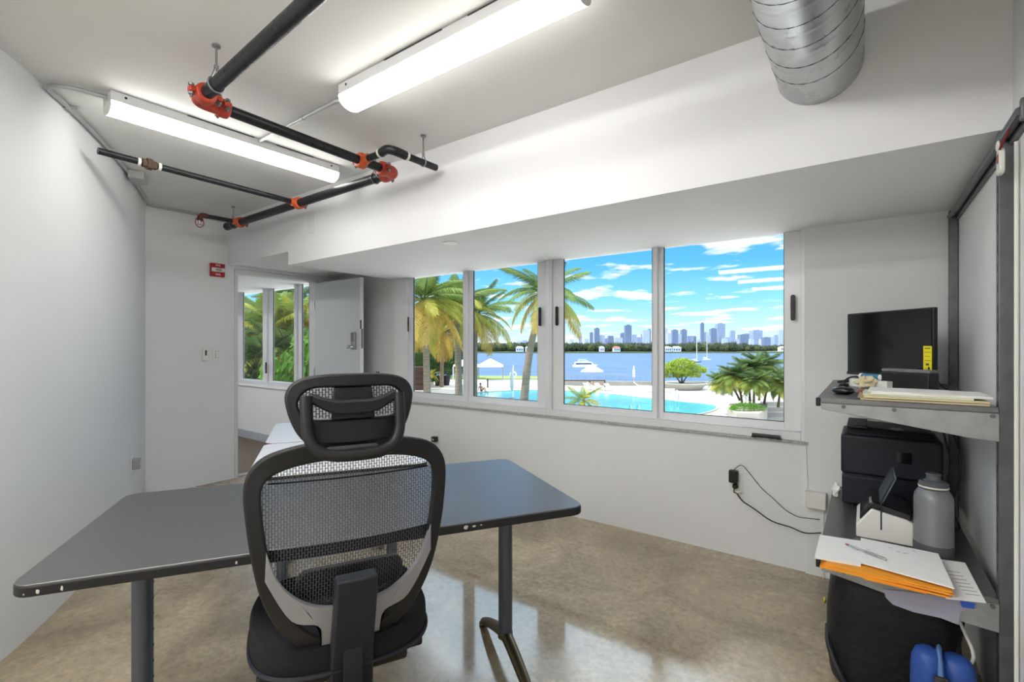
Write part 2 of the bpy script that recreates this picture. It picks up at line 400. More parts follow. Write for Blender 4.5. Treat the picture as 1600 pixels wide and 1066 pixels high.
m = MB(); m.lathe([(.016, 0), (.012, .03), (.02, .04), (.02, .055), (.001, .058)], (LX1 - .092, 2.972, 1.285), 18, (0, -1, 0)); m.build('knob', CHROME, lk)
m = MB(); m.bb((LX1 + .001, 3.008, 1.27), (LX1 + .004, 3.034, 1.47)); m.build('strike_plate', CHROME, leaf)
m = MB(); m.lathe([(.009, 0), (.008, .012)], (LX1 + .003, 3.021, 1.31), 14, (1, 0, 0)); m.build('latch_bolt', CHROME, leaf)
m = MB()
for z in (.3, 1.0, 1.75): m.tube([(XB + .018, 2.995, z - .05), (XB + .018, 2.995, z + .05)], .007, 10)
m.each('hinge', CHROME, d)
m = MB(); m.bb((LX1 + .0005, 3.0, 1.47), (LX1 + .008, 3.012, 1.56)); m.build('edge_latch', BLK, leaf, bevel=.002)

# ================================================================= CEILING FIXTURES
def strip_light(a, b, label, glow=None):
    a = Vector(a); b = Vector(b); c = (a + b) / 2; dx = (b - a); L = dx.length; rz = math.atan2(dx.y, dx.x)
    t = thing('strip_light', (c.x, c.y, CZ), label, 'ceiling light', rz)
    m = MB(); m.box((0, 0, -.025), (L, .125, .048)); h = m.build('housing', mat('light_housing', 'd0d1d2', .4, var=.01), t, False, bevel=.003)
    m = MB(); m.box((-.12, -.0632, -.004), (.34, .002, .005)); m.box((.3, -.0632, -.004), (.24, .002, .005)); m.box((-L / 2 + .12, .0632, -.004), (.3, .002, .005)); m.box((.25, .0632, -.004), (.3, .002, .005)); m.each('mounting_slot', DKG, h, False)
    m = MB(); m.lathe([(.006, 0), (.006, .002)], (-L / 2 + .06, -.0625, -.02), 10, (0, -1, 0)); m.lathe([(.006, 0), (.006, .002)], (L / 2 - .06, -.0625, -.02), 10, (0, -1, 0)); m.each('screw', DKG, h, False)
    prof = []
    for k in range(13):
        q = PI * k / 12; prof.append((-L / 2 + .004, -.062 * math.cos(q), -.05 - .052 * math.sin(q) ** .8))
    m = MB(); m.gprism(prof, (L - .008, 0, 0)); m.build('diffuser', LAMP, t, False)
    for s in (-1, 1):
        m = MB(); m.gprism([(s * L / 2 + (-.004 if s > 0 else 0), y * 1.03, z * 1.0) for _, y, z in prof], (.004, 0, 0)); m.build('end_cap', PLAST, t, False)
    for c in kids(t):
        if glow and c.name.startswith('diffuser'): c.data.materials[0] = glow
    return t
strip_light((-2.95, .70, 0), (-2.93, 1.92, 0), 'lit white linear ceiling light nearest the left wall, below the conduit bend')
strip_light((-1.98, 1.38, 0), (-.74, 1.39, 0), 'lit white linear ceiling light over the middle of the room, nearest the duct')
for y_, lab in ((-.05, 'nearest to the camera'), (-1.5, 'second behind the camera'), (-2.9, 'third behind the camera'), (-4.3, 'farthest behind the camera')):
    strip_light((-1.85, y_, 0), (-.65, y_, 0), 'added unseen white linear ceiling light over the rear of the room, ' + lab, LAMPR)  # unseen lamps added behind the camera to light the room more evenly

# ---- sprinkler piping
ZP = 2.36
pp = thing('sprinkler_piping', (-2.33, 1.9, CZ), 'black iron sprinkler pipes with red couplings hanging below the white ceiling', 'pipe')
def part_tube(name, path, r, mt, parent, n=20): return MB().tube(path, r, n).build(name, mt, parent)
part_tube('main_pipe', [(-.4, .768, ZP), (-2.26, .86, ZP)], .027, PIPE, pp)
part_tube('cross_pipe', [(-2.31, .9, ZP), (-2.33, 1.88, ZP)], .0255, PIPE, pp)
part_tube('rear_pipe', [(-2.38, 1.93, ZP), (-4.56, 1.93, ZP)], .03, PIPE, pp)
part_tube('left_branch_pipe', [(-3.40, 1.9, ZP), (-3.36, .76, ZP)], .0185, PIPE, pp)
part_tube('short_branch_pipe', [(-4.33, 1.9, ZP), (-4.35, 1.66, ZP)], .0165, PIPE, pp)
part_tube('stub_pipe', [(-2.33, 1.70, ZP)] + smoothpts([(-2.18, 1.70, ZP), (-2.1, 1.70, ZP + .01), (-2.07, 1.74, ZP), (-2.065, 1.82, ZP)], 4) + [(-2.06, 2.03, ZP)], .0195, PIPE, pp)
part_tube('stub_elbow', smoothpts([(-2.15, 1.70, ZP + .004), (-2.1, 1.70, ZP + .01), (-2.07, 1.735, ZP + .004), (-2.066, 1.80, ZP)], 5), .0245, PIPE, pp)
for (a, b) in (((-2.15, 1.70, ZP + .004), (-2.165, 1.70, ZP + .004)), ((-2.066, 1.80, ZP), (-2.066, 1.815, ZP)), ((-2.275, 1.70, ZP), (-2.262, 1.70, ZP))):
    part_tube('thread_tape', [a, b], .0245, TAPE, pp)
# union on the left branch
u = MB(); u.lathe([(.024, -.035), (.026, -.03), (.026, -.014), (.034, -.012), (.034, .012), (.026, .014), (.026, .03), (.024, .035)], (-3.37, .995, ZP), 8, (.03, -1, 0)).build('union_fitting', mat('rusty_iron', '5b4a3e', .6, .4, var=.3), pp)
for y in (.945, 1.045): part_tube('thread_tape', [(-3.368, y - .007, ZP), (-3.368, y + .007, ZP)], .0225, TAPE, pp)
def coupling(c, axis, r, mt):
    """grooved clamp: ring, two ears and bolts"""
    c = Vector(c); ax = Vector(axis).normalized(); side = ax.cross(Vector((0, 0, 1))).normalized()
    m = MB(); m.lathe([(r * 1.08, -.026), (r * 1.34, -.022), (r * 1.42, -.008), (r * 1.42, .008), (r * 1.34, .022), (r * 1.08, .026)], c, 24, ax)
    R = Matrix((side, ax, Vector((0, 0, 1)))).transposed()
    for s in (-1, 1): m.box(c + side * s * r * 1.65, (r * .8, .034, r * .75), m=R)
    o = m.build('coupling', mt, pp, bevel=.004)
    m = MB()
    for s in (-1, 1):
        q = c + side * s * r * 1.75
        m.tube([q - Vector((0, 0, r * 1.0)), q + Vector((0, 0, r * .95))], .0055, 8); m.lathe([(.011, 0), (.011, .009)], q - Vector((0, 0, r * .75)), 6); m.lathe([(.011, 0), (.011, .009)], q + Vector((0, 0, r * .5)), 6)
    m.each('bolt', STEEL, o)
    return o
coupling((-2.24, .858, ZP), (1, 0, 0), .030, RED)
m = MB(); m.tube(smoothpts([(-2.24, .85, ZP), (-2.295, .855, ZP), (-2.31, .885, ZP), (-2.311, .93, ZP)], 5), .035, 20); m.build('elbow', RED, pp)
coupling((-2.311, .955, ZP), (0, 1, 0), .029, RED)
m = MB(); m.tube(smoothpts([(-2.33, 1.87, ZP), (-2.332, 1.915, ZP), (-2.35, 1.932, ZP), (-2.4, 1.93, ZP)], 5), .038, 20); m.build('elbow', RED, pp)
coupling((-2.33, 1.855, ZP), (0, 1, 0), .031, RED)
coupling((-2.40, 1.93, ZP), (1, 0, 0), .031, RED)
def tee(c, axis, r, d, rb):
    o = coupling(c, axis, r, ORG); m = MB(); c = Vector(c); d = Vector(d)
    m.tube([c + d * r * .6, c + d * r * 2.1], [rb * 1.5, rb * 1.35], 16); m.build('outlet_neck', ORG, o)
tee((-2.326, 1.70, ZP), (0, 1, 0), .031, (1, 0, 0), .019)
tee((-3.40, 1.93, ZP), (1, 0, 0), .031, (0, -1, 0), .019)
tee((-4.33, 1.93, ZP), (1, 0, 0), .031, (0, -1, 0), .017)
# red loop and head at the end of the short branch
m = MB(); m.tube(smoothpts([(-4.35, 1.68, ZP), (-4.352, 1.645, ZP), (-4.353, 1.63, ZP - .02), (-4.353, 1.625, ZP - .045)], 5), .021, 14); m.build('drop_elbow', mat('dark_red_iron', '5e3430', .5, .3, var=.2), pp)
m = MB(); m.tube(smoothpts([(-4.353, 1.65, ZP - .03), (-4.353, 1.655, ZP - .075), (-4.353, 1.625, ZP - .1), (-4.353, 1.597, ZP - .075), (-4.353, 1.6, ZP - .03)], 6), .0045, 8); m.build('head_guard', mat('guard_red', 'a05048', .5), pp)
m = MB(); m.lathe([(.012, 0), (.008, -.03), (.02, -.035), (.02, -.04), (.001, -.042)], (-4.353, 1.626, ZP - .04), 14); m.build('sprinkler_head', CHROME, pp)
def hanger(c, axis, r):
    c = Vector(c); ax = Vector(axis); side = ax.cross(Vector((0, 0, 1)))
    path = [c + side * math.cos(a) * r * 1.12 + Vector((0, 0, math.sin(a) * r * 1.12)) for a in [math.radians(120 + 300 * k / 18) for k in range(19)]]
    top = c + Vector((0, 0, r * 2.3))
    m = MB(); m.tube([top + side * -.004] + path[0:] + [top + side * .004], .0035, 8)
    o = m.build('pipe_hanger', STEEL, pp)
    m = MB(); m.tube([top - Vector((0, 0, .006)), (c.x, c.y, CZ)], .0045, 8); m.lathe([(.009, 0), (.009, .012)], top, 6); m.lathe([(.016, 0), (.016, .006)], (c.x, c.y, CZ - .008), 12); m.build('threaded_rod', STEEL, o)
hanger((-2.12, .853, ZP), (1, 0, 0), .028)
hanger((-2.062, 1.93, ZP), (0, 1, 0), .0195)
hanger((-2.50, 1.93, ZP), (1, 0, 0), .03)
hanger((-4.46, 1.93, ZP), (1, 0, 0), .03)
m = MB(); m.lathe([(.034, 0), (.034, .03), (.028, .035)], (-4.55, 1.93, ZP), 20, (-1, 0, 0)); m.build('end_cap', PIPE, pp)

# ---- conduits
def wline(i): return Vector((ins[i][0], ins[i][1], 0))
def wall_at(x):
    for i in range(len(ins) - 1):
        a, b = ins[i], ins[i + 1]
        if min(a[0], b[0]) <= x <= max(a[0], b[0]): t = (x - a[0]) / (b[0] - a[0]); return a[1] + (b[1] - a[1]) * t
    return 0
CND = mat('conduit_metal', 'b4b5b7', .4, .35, var=.06)
cd = thing('electrical_conduit', (-4.2, 1.15, CZ), 'thin grey metal conduit running along the left wall and ceiling corner', 'conduit')
path = [(-2.94, .70, CZ - .025), (-2.95, .62, CZ - .025), (-2.98, .545, CZ - .025), (-3.06, wall_at(-3.06) + .035, CZ - .022)]
for x in (-3.2, -3.4, -3.65, -3.9, -4.2, -4.5, -4.85): path.append((x, wall_at(x) + .026, CZ - .018))
MB().tube(smoothpts(path, 5), .0105, 10).build('conduit_run', CND, cd)
MB().tube([(-4.93, 1.44, CZ - .018), (-4.955, 1.5, CZ - .018), (-4.955, 2.05, CZ - .018)], .008, 10).build('rear_conduit_run', CND, cd)
MB().box((-4.15, wall_at(-4.15) + .075, CZ - .03), (.17, .09, .055), math.radians(-24)).build('junction_box', CND, cd, bevel=.003)
for x in (-3.25, -3.75): MB().box((x, wall_at(x) + .026, CZ - .012), (.02, .07, .022), math.radians(-28)).build('strap', CND, cd, bevel=.002)
MB().box((-4.955, 2.0, CZ - .02), (.03, .18, .03)).build('rear_fitting', CND, cd, bevel=.003)
cd2 = thing('electrical_conduit', (-2.5, 1.4, CZ), 'short grey conduit crossing the ceiling between the two lit linear lights', 'conduit')
q = at(408, 234, CZ - .02)
MB().tube(smoothpts([(-1.97, 1.38, CZ - .03), (-2.03, 1.38, CZ - .028), (-2.1, 1.39, CZ - .014), (-2.2, 1.39, CZ - .012), (-2.5, 1.39, CZ - .012), (-2.88, 1.39, CZ - .012)], 5), .0095, 10).build('conduit_run', CND, cd2)
for x in (-2.1, -2.42): MB().tube([(x - .02, 1.39, CZ - .0125), (x + .02, 1.39, CZ - .0125)], .0125, 10).build('connector', CND, cd2)

# ---- spiral duct
def duct():
    t = thing('spiral_duct', (-.125, 1.0, 2.34), 'large round galvanised spiral duct at the ceiling, meeting the beam', 'duct')
    m = MB(); n = 48; r = .136; y0, y1 = .2, YB - .001; rows = 300; pitch = .12; DX, DZ_ = -.138, 2.33
    vs = []
    for i in range(rows + 1):
        y = y0 + (y1 - y0) * i / rows
        for k in range(n):
            a = 2 * PI * k / n; ph = ((y / pitch) + k / n) % 1.0
            rr = r + .0016 * max(0, 1 - abs(ph - .06) / .06)
            vs.append((DX + rr * math.cos(a), y, DZ_ + rr * math.sin(a)))
    fs = [(i * n + k, i * n + (k + 1) % n, (i + 1) * n + (k + 1) % n, (i + 1) * n + k) for i in range(rows) for k in range(n)]
    m.add(vs, fs)
    dm = mat('duct_metal', 'b6b9bb', .3, .9, var=.14, vs=7, rvar=.1, bump=.03, bs=8)
    m.build('duct_pipe', dm, t)
    mm = MB(); path = []
    for turn in range(0, int((y1 - y0) / pitch) * 24):
        a = -2 * PI * turn / 24; y = y0 + pitch * turn / 24 + .0035
        path.append((DX + (r + .0006) * math.cos(a), y, DZ_ + (r + .0006) * math.sin(a)))
    mm.tube(path, .0012, 5); mm.build('spiral_seam', mat('duct_seam', '4a4c4e', .5, .6), t)
    return t
duct()

# ---- recessed downlight, access plate
p = at(704, 379, ZS)
t = thing('recessed_downlight', (p.x, p.y, ZS), 'small round recessed downlight in the soffit above the windows', 'downlight')
MB().lathe([(.034, 0), (.048, -.001), (.048, -.006), (.034, -.008)], (p.x, p.y, ZS), 28).build('trim_ring', WHITE, t)
MB().lathe([(.034, -.001), (.034, -.005)], (p.x, p.y, ZS), 28).build('lens', LAMPS, t)
p = atY(487, 348, YB)
t = thing('blank_plate', (p.x, YB, p.z), 'white blank cover plate on the beam below the sprinkler pipe', 'cover plate')
m = MB(); m.gprism([(p.x + a, YB - .008, p.z + b) for a, b in rrect(.1, .16, .006)], (0, .008, 0)); m.build('plate', WALL, t, bevel=.002)
m = MB()
for s in (-1, 1): m.lathe([(.004, 0), (.004, .002)], (p.x, YB - .008, p.z + s * .055), 8, (0, -1, 0))
m.each('screw', PLAST, t)

# ---- back wall devices
def wallX(px, py): return atX(px, py, XB)
p = wallX(338.5, 422.5)
t = thing('fire_alarm_strobe', (XB, p.y, p.z), 'red fire alarm strobe high on the wall left of the doorway', 'fire alarm')
m = MB(); m.gprism([(XB, p.y + a, p.z + b) for a, b in rrect(.125, .125, .008)], (.03, 0, 0)); m.build('housing', TREDS, t, bevel=.004)
m = MB(); m.gprism([(XB + .03, p.y + a, p.z + b) for a, b in rrect(.115, .038, .005)], (.014, 0, 0)); m.build('strobe_lens', mat('strobe_lens', 'd9d9d6', .15, coat=1), t, bevel=.003)
m = MB(); m.box((XB + .046, p.y, p.z), (.003, .05, .02)); m.build('flash_tube', GREYP, t)
for dz in (.043, -.043):
    M = Matrix.Translation((XB + .0305, p.y, p.z + dz)) @ Matrix(((0, 0, 1, 0), (1, 0, 0, 0), (0, 1, 0, 0), (0, 0, 0, 1)))
    text_mesh('fire_lettering', 'FIRE', .024, WHITE, t, M)
p = wallX(339, 554)
t = thing('light_switch', (XB, p.y, p.z), 'white rocker light switch on the wall left of the doorway', 'light switch')
m = MB(); m.gprism([(XB, p.y + a, p.z + b) for a, b in rrect(.078, .125, .006)], (.006, 0, 0)); m.build('plate', PLAST, t, bevel=.002)
m = MB(); m.gprism([(XB + .006, p.y + a, p.z + b) for a, b in rrect(.034, .068, .003)], (.003, 0, 0)); m.build('rocker_surround', GREYP, t)
m = MB(); m.gprism([(XB + .008, p.y + a, p.z + b) for a, b in rrect(.03, .062, .003)], (.005, 0, 0)); m.build('rocker', PLAST, t, bevel=.001)
p = wallX(320.5, 553.5)
t = thing('wall_remote', (XB, p.y, p.z), 'narrow white remote in a wall cradle left of the light switch', 'remote')
m = MB(); m.gprism([(XB, p.y + a, p.z + b) for a, b in rrect(.044, .125, .018)], (.018, 0, 0)); m.build('body', PLAST, t, bevel=.003)
m = MB(); m.gprism([(XB + .018, p.y + a, p.z + b + .012) for a, b in rrect(.014, .05, .006)], (.002, 0, 0)); m.build('display', DKG, t)
m = MB(); m.gprism([(XB, p.y + a, p.z + b - .035) for a, b in rrect(.052, .06, .012)], (.012, 0, 0)); m.build('cradle', PLAST, t, bevel=.002)
# knob-like unit on left wall
def left_wall_hit(px, py):
    d = ray(px, py)
    for i in range(len(ins) - 1):
        a = Vector(ins[i]); b = Vector(ins[i + 1]); e = b - a
        det = d.x * (-e.y) + e.x * d.y
        if abs(det) < 1e-9: continue
        tt = (a.x * (-e.y) + e.x * a.y) / det; s = (d.x * a.y - d.y * a.x) / det
        if 0 <= s <= 1 and tt > 0: return CAM + d * tt, Vector((e.x, e.y, 0)).normalized()
hp, tg = left_wall_hit(206, 725); nr = Vector((-tg.y, tg.x, 0));
if nr.y < 0: nr = -nr
t = thing('wall_night_light', hp, 'small grey round-fronted plug-in unit low on the left wall', 'plug-in device')
m = MB(); m.gprism([hp + tg * a + Vector((0, 0, b)) for a, b in rrect(.08, .125, .006)], nr * .006); m.build('plate', PLAST, t, bevel=.002)
m = MB(); m.gprism([hp + nr * .006 + tg * a + Vector((0, 0, b)) for a, b in rrect(.07, .08, .014)], nr * .045); m.build('body', GREYP, t, bevel=.006)
m = MB()
for k in range(4): m.gprism([hp + nr * .0515 + tg * a + Vector((0, 0, b - .024 + k * .014)) for a, b in rrect(.05, .005, .002)], nr * .002)
m.build('grille', PLAST, t)

# ---- window wall outlets
def outlet(px, py, name, label):
    p = atY(px, py, YW)
    t = thing(name, (p.x, YW, p.z), label, 'outlet')
    m = MB(); m.gprism([(p.x + a, YW - .006, p.z + b) for a, b in rrect(.075, .12, .005)], (0, .006, 0)); m.build('plate', PLAST, t, bevel=.002)
    for dz in (.028, -.028):
        m = MB(); m.gprism([(p.x + a, YW - .008, p.z + b + dz) for a, b in rrect(.034, .038, .012)], (0, .002, 0)); o = m.build('socket', WHITE, t, bevel=.0008)
        m = MB()
        for s in (-1, 1): m.box((p.x + s * .006, YW - .0082, p.z + dz + .004), (.002, .001, .009))
        m.each('slot', DKG, o)
    return p
p = outlet(1151, 754, 'wall_outlet', 'white wall outlet below the right-hand window with black plugs in it')
t = thing('power_adapter', (p.x - .012, YW - .01, p.z + .03), 'black rectangular power adapter in the upper socket with a thin cord to the shelf', 'power adapter')
MB().box((p.x - .012, YW - .03, p.z + .042), (.05, .04, .075)).build('adapter_body', BLK, t, bevel=.006)
c1 = [(p.x - .012, YW - .03, p.z + .08), (p.x - .008, YW - .03, p.z + .105)]
c1 += [tuple(atY(a, b, YW - .03)) for a, b in ((1158, 727), (1168, 736), (1180, 751), (1192, 765), (1208, 779), (1226, 796), (1245, 807), (1262, 810), (1281, 812))]
MB().tube(smoothpts([c1[0]] + c1[2:], 5), .0022, 8).build('cord', BLK, t)
t = thing('power_plug', (p.x, YW - .01, p.z - .028), 'black round plug in the lower socket with a thick cord drooping to the shelf', 'power cord')
MB().lathe([(.016, 0), (.018, .012), (.015, .026), (.008, .034)], (p.x - .004, YW - .008, p.z - .02), 16, (0, -1, 0)).build('plug_head', BLK, t)
MB().tube(smoothpts([(p.x - .004, YW - .038, p.z - .022), (p.x - .006, YW - .045, p.z - .05)] + [tuple(atY(a, b, YW - .035)) for a, b in ((1151, 771), (1160, 783), (1178, 795), (1205, 814), (1235, 824), (1258, 833), (1283, 833))], 5), .0036, 8).build('cord', BLK, t)
pt = atY(1153, 769, YW - .036)
MB().box(pt, (.035, .004, .012), m=Matrix.Rotation(math.radians(-25), 3, 'Y')).build('cable_tag', PLAST, t, bevel=.001)
p = outlet(683, 681, 'wall_outlet', 'white wall outlet beyond the desk with one black plug, behind the headrest')
t = thing('charger_plug', (p.x, YW - .01, p.z), 'black cube charger plugged into the outlet beyond the desk', 'charger')
MB().box((p.x - .002, YW - .032, p.z - .028), (.05, .045, .05)).build('charger_body', BLK, t, bevel=.005)
MB().box((p.x - .002, YW - .0555, p.z - .028), (.03, .003, .02)).build('charger_face', GREYP, t, bevel=.001)
p = atY(1275, 780, YW - .015)
t = thing('surface_box', (p.x, YW, p.z), 'square white surface box on the wall between the outlet and the printer shelf', 'junction box')
MB().bb((p.x - .05, YW - .06, p.z - .045), (p.x + .05, YW - .015, p.z + .045)).build('box_cover', PLAST, t, bevel=.004)
MB().tube([(p.x + .035, YW - .03, p.z - .045), (p.x + .036, YW - .03, p.z - .10), (p.x + .036, YW - .028, p.z - .5)], .0025, 8).build('white_wire', PLAST, t)
p = atY(592, 582, YW + .06)
t = thing('wall_hook', (p.x, YW + .06, p.z), 'tiny dark hook on the wall beside the open door', 'hook')
MB().lathe([(.01, 0), (.005, .02), (.012, .03), (.001, .034)], (p.x, YW + .06, p.z), 12, (0, -1, 0)).build('hook_knob', DKG, t)

# ================================================================= DESKS
LV = Vector((.519, .854, 0)).normalized(); DV = Vector((-LV.y, LV.x, 0)); DRZ = math.atan2(LV.y, LV.x)
def desk(center, L, D, top_mat, label, inset=.165, chips=()):
    t = thing('office_desk', (center.x, center.y, 0), label, 'desk', DRZ)
    r = .045
    m = MB(); m.prism(rrect(L - .004, D - .004, r), .727, .7405); m.build('desktop', top_mat, t, False, bevel=.0015)
    m = MB(); m.prism(rrect(L, D, r), .71, .7385); m.build('edge_band', DEDGE, t, False, bevel=.006, seg=3)
    for s in (-1, 1):
        x = s * (L / 2 - inset)
        c = MB(); c.tube([(x, 0, .12), (x, 0, .70)], .0285, 28); col = c.build('leg_column', LEGM, t, False)
        c = MB()
        for k in range(8): c.lathe([(.004, 0), (.004, .0012)], (x + .0283, 0, .2 + k * .05), 8, (1, 0, 0))
        c.each('adjustment_hole', BLK, col, False)
        c = MB(); c.lathe([(.006, 0), (.006, .012)], (x + .0285, 0, .66), 8, (1, 0, 0)); c.lathe([(.006, 0), (.006, .012)], (x - .0285, 0, .66), 8, (-1, 0, 0)); c.each('screw', BLK, col, False)
        c = MB(); c.box((x, 0, .7), (.09, D * .75, .018)); c.build('top_bracket', DKG, t, False, bevel=.003)
        pts = smoothpts([(x, -.28 * D / .76, .018), (x, -.2 * D / .76, .055), (x, -.07, .1), (x, 0, .113), (x, .07, .1), (x, .2 * D / .76, .055), (x, .28 * D / .76, .018)], 5)
        c = MB(); c.tube(pts, [.017 + .007 * math.cos((i / (len(pts) - 1) - .5) * PI) for i in range(len(pts))], 16); c.lathe([(.031, 0), (.03, .022), (.024, .03)], (x, 0, .105), 24)
        ft = c.build('foot', BRONZE, t, False)
        for q in (-1, 1):
            c = MB(); c.lathe([(.019, 0), (.021, .008), (.015, .02)], (x, q * .285 * D / .76, .0), 16); c.build('glide', BRONZE, ft, False)
    m = MB(); m.box((0, 0, .685), (L - 2 * inset, .04, .045)); m.build('crossbeam', DKG, t, False, bevel=.003)
    if chips:
        m = MB()
        for i, (u, v, w, h) in enumerate(chips): m.blob((u, -D / 2 - .0001, v), (w, .0012, h), i, 8, 5, .35)
        m.each('chipped_edge_mark', mat('chip_white', 'c9c6c0', .8), t, False)
    return t
KD = CAMH - .7405
def dk(px, py): return at(px, py, .7405)
NL, NR, FL, FR = dk(12, 921), dk(918, 789), dk(195, 771.5), dk(790, 717)
ctr = (NL + NR + FL + FR) / 4
L1 = ((NR - NL).length + (FR - FL).length) / 2; D1 = ((FL - NL).length + (FR - NR).length) / 2
LV = ((NR - NL) + (FR - FL)); LV.z = 0; LV.normalize(); DV = Vector((-LV.y, LV.x, 0)); DRZ = math.atan2(LV.y, LV.x)
ch = [(-L1 / 2 + .06, .722, .0035, .005), (-L1 / 2 + .105, .722, .003, .006), (-.30, .722, .0025, .004), (.335, .726, .007, .006), (.36, .726, .006, .003), (.385, .727, .003, .002), (-L1 / 2 + .035, .72, .0015, .0015)]
desk(ctr, L1, D1, DTOP, 'long black office desk in the foreground with chipped front edge, behind the chair', inset=.155, chips=ch)
A = dk(428, 662); B = dk(417, 692.5)
L2 = .78
c2 = (A + B) / 2 + LV * L2 / 2
desk(c2, L2, .76, DTOPL, 'glossy desk farthest from the camera, just inside the doorway', inset=.12)
c3 = c2 - DV * .785 - LV * .0
desk(c3, L2, .76, DTOPL, 'glossy desk between the foreground desk and the farthest desk', inset=.12)

# ================================================================= OFFICE CHAIR
CHX = (atD(539, 540, 1.375)); CRZ = DRZ + math.radians(5)
ch = thing('office_chair', (CHX.x, CHX.y, 0), 'black ergonomic mesh office chair with headrest, seen from behind at the desk', 'office chair', CRZ)
lean = math.radians(9)
def BK(u, w, off=0):
    if w < .3: w = w - .038 * (1 - w / .3)
    y = -.115 + .55 * u * u - .12 * math.sin(min(1, w / .5) * PI) * .3 - (w - .1) * math.sin(lean) + off
    return Vector((u, y, .515 + w * math.cos(lean)))
half_o = [(0, .558), (.08, .556), (.15, .545), (.205, .525), (.238, .49), (.249, .445), (.244, .37), (.232, .28), (.212, .19), (.178, .11), (.13, .05), (.07, .015), (0, .005)]
half_i = [(0, .508), (.08, .506), (.14, .497), (.183, .481), (.205, .46), (.211, .43), (.207, .37), (.196, .29), (.178, .21), (.148, .14), (.106, .087), (.056, .057), (0, .05)]
def full(h, sub=5):
    a = smoothpts([(u, w, 0) for u, w in h], sub); return [(p.x, p.y) for p in a] + [(-p.x, p.y) for p in a[::-1][1:-1]]
def ring(fo, fi, fmap, o0, o1, name, mt, parent, bevel=.006):
    n = len(fo); m = MB()
    vs = [fmap(u, w, o0) for u, w in fo] + [fmap(u, w, o0) for u, w in fi] + [fmap(u, w, o1) for u, w in fo] + [fmap(u, w, o1) for u, w in fi]
    fs = []
    for i in range(n):
        j = (i + 1) % n
        fs += [(i, j, n + j, n + i), (2 * n + i, 3 * n + i, 3 * n + j, 2 * n + j), (i, 2 * n + i, 2 * n + j, j), (n + i, n + j, 3 * n + j, 3 * n + i)]
    m.add(vs, fs); return m.build(name, mt, parent, False, bevel=bevel, seg=3)
bf = ring(full(half_o), full(half_i), BK, -.014, .014, 'back_frame', CHB, ch)
def sheet(rows, wfun, fmap, off, name, mt, parent, lo=None, nu=24):
    """curved cloth sheet; rows = list of w; wfun(w) -> (u0, u1); writes metric UVs"""
    me = bpy.data.meshes.new(name); vs = []; uvs = []
    for w in rows:
        u0, u1 = wfun(w)
        for k in range(nu + 1):
            u = u0 + (u1 - u0) * k / nu; vs.append(fmap(u, w, off)); uvs.append((u + 1, w + 1))
    fs = [(i * (nu + 1) + k, i * (nu + 1) + k + 1, (i + 1) * (nu + 1) + k + 1, (i + 1) * (nu + 1) + k) for i in range(len(rows) - 1) for k in range(nu)]
    me.from_pydata([tuple(v) for v in vs], [], fs); l = me.uv_layers.new(name='UVMap')
    for p in me.polygons:
        p.use_smooth = True
        for li in p.loop_indices: l.data[li].uv = uvs[me.loops[li].vertex_index]
    me.materials.append(mt); o = bpy.data.objects.new(name, me); COL.objects.link(o); o.parent = parent; return o
hi_s = smoothpts([(u, w, 0) for u, w in half_i], 8)
def hw(w):
    best = 0
    for a, b in zip(hi_s, hi_s[1:]):
        if min(a.y, b.y) <= w <= max(a.y, b.y) and a.y != b.y:
            t = (w - a.y) / (b.y - a.y); best = max(best, a.x + (b.x - a.x) * t)
    return best + .006
rows = [.135 + (.508 - .135) * k / 30 for k in range(31)]
bm_ = sheet(rows, lambda w: (-hw(w), hw(w)), BK, .004, 'back_mesh', MESHF, ch)
sheet([.268, .275, .285, .296], lambda w: (-hw(w) + .004, hw(w) - .004), BK, .0065, 'lumbar_strap', SEATF, ch)
m = MB(); m.tube([BK(-.196 + .392 * k / 20, .458, .004) for k in range(21)], .0022, 6); m.build('mesh_seam', SEATF, bm_, False)
# silver U support
up = smoothpts([(0, .140, 0), (.05, .143, 0), (.10, .158, 0), (.145, .19, 0), (.178, .235, 0), (.200, .30, 0)], 5)
dn = smoothpts([(0, .02, 0), (.070, .022, 0), (.074, .06, 0), (.084, .102, 0), (.145, .128, 0), (.203, .235, 0)], 5)
m = MB(); n = len(up); vs = []
for s in (1, -1):
    base = len(m.v); pts = []
    for off in (-.019, .0):
        pts += [BK(s * p.x, p.y, off) for p in up] + [BK(s * p.x, p.y, off) for p in dn]
    fs = []
    for i in range(n - 1):
        fs += [(i, i + 1, n + i + 1, n + i), (2 * n + i, 3 * n + i, 3 * n + i + 1, 2 * n + i + 1), (i, 2 * n + i, 2 * n + i + 1, i + 1), (n + i, n + i + 1, 3 * n + i + 1, 3 * n + i)]
    fs.append((n - 1, 3 * n - 1, 4 * n - 1, 2 * n - 1)); m.add(pts, fs)
m.build('silver_support', CHG, ch, False, bevel=.003)
# lumbar pad in front of the mesh
m = MB(); m.gprism([BK(a, b, .022) for a, b in rrect(.27, .075, .03, cy=.19)], (0, .025, 0)); m.build('lumbar_pad', CHB, ch, False, bevel=.006)
m = MB(); m.tube([BK(-.13 + .26 * k / 12, .155 - .012 * math.sin(PI * k / 12), .015) for k in range(13)], .011, 10); m.build('lumbar_bar', DKG, ch, False)
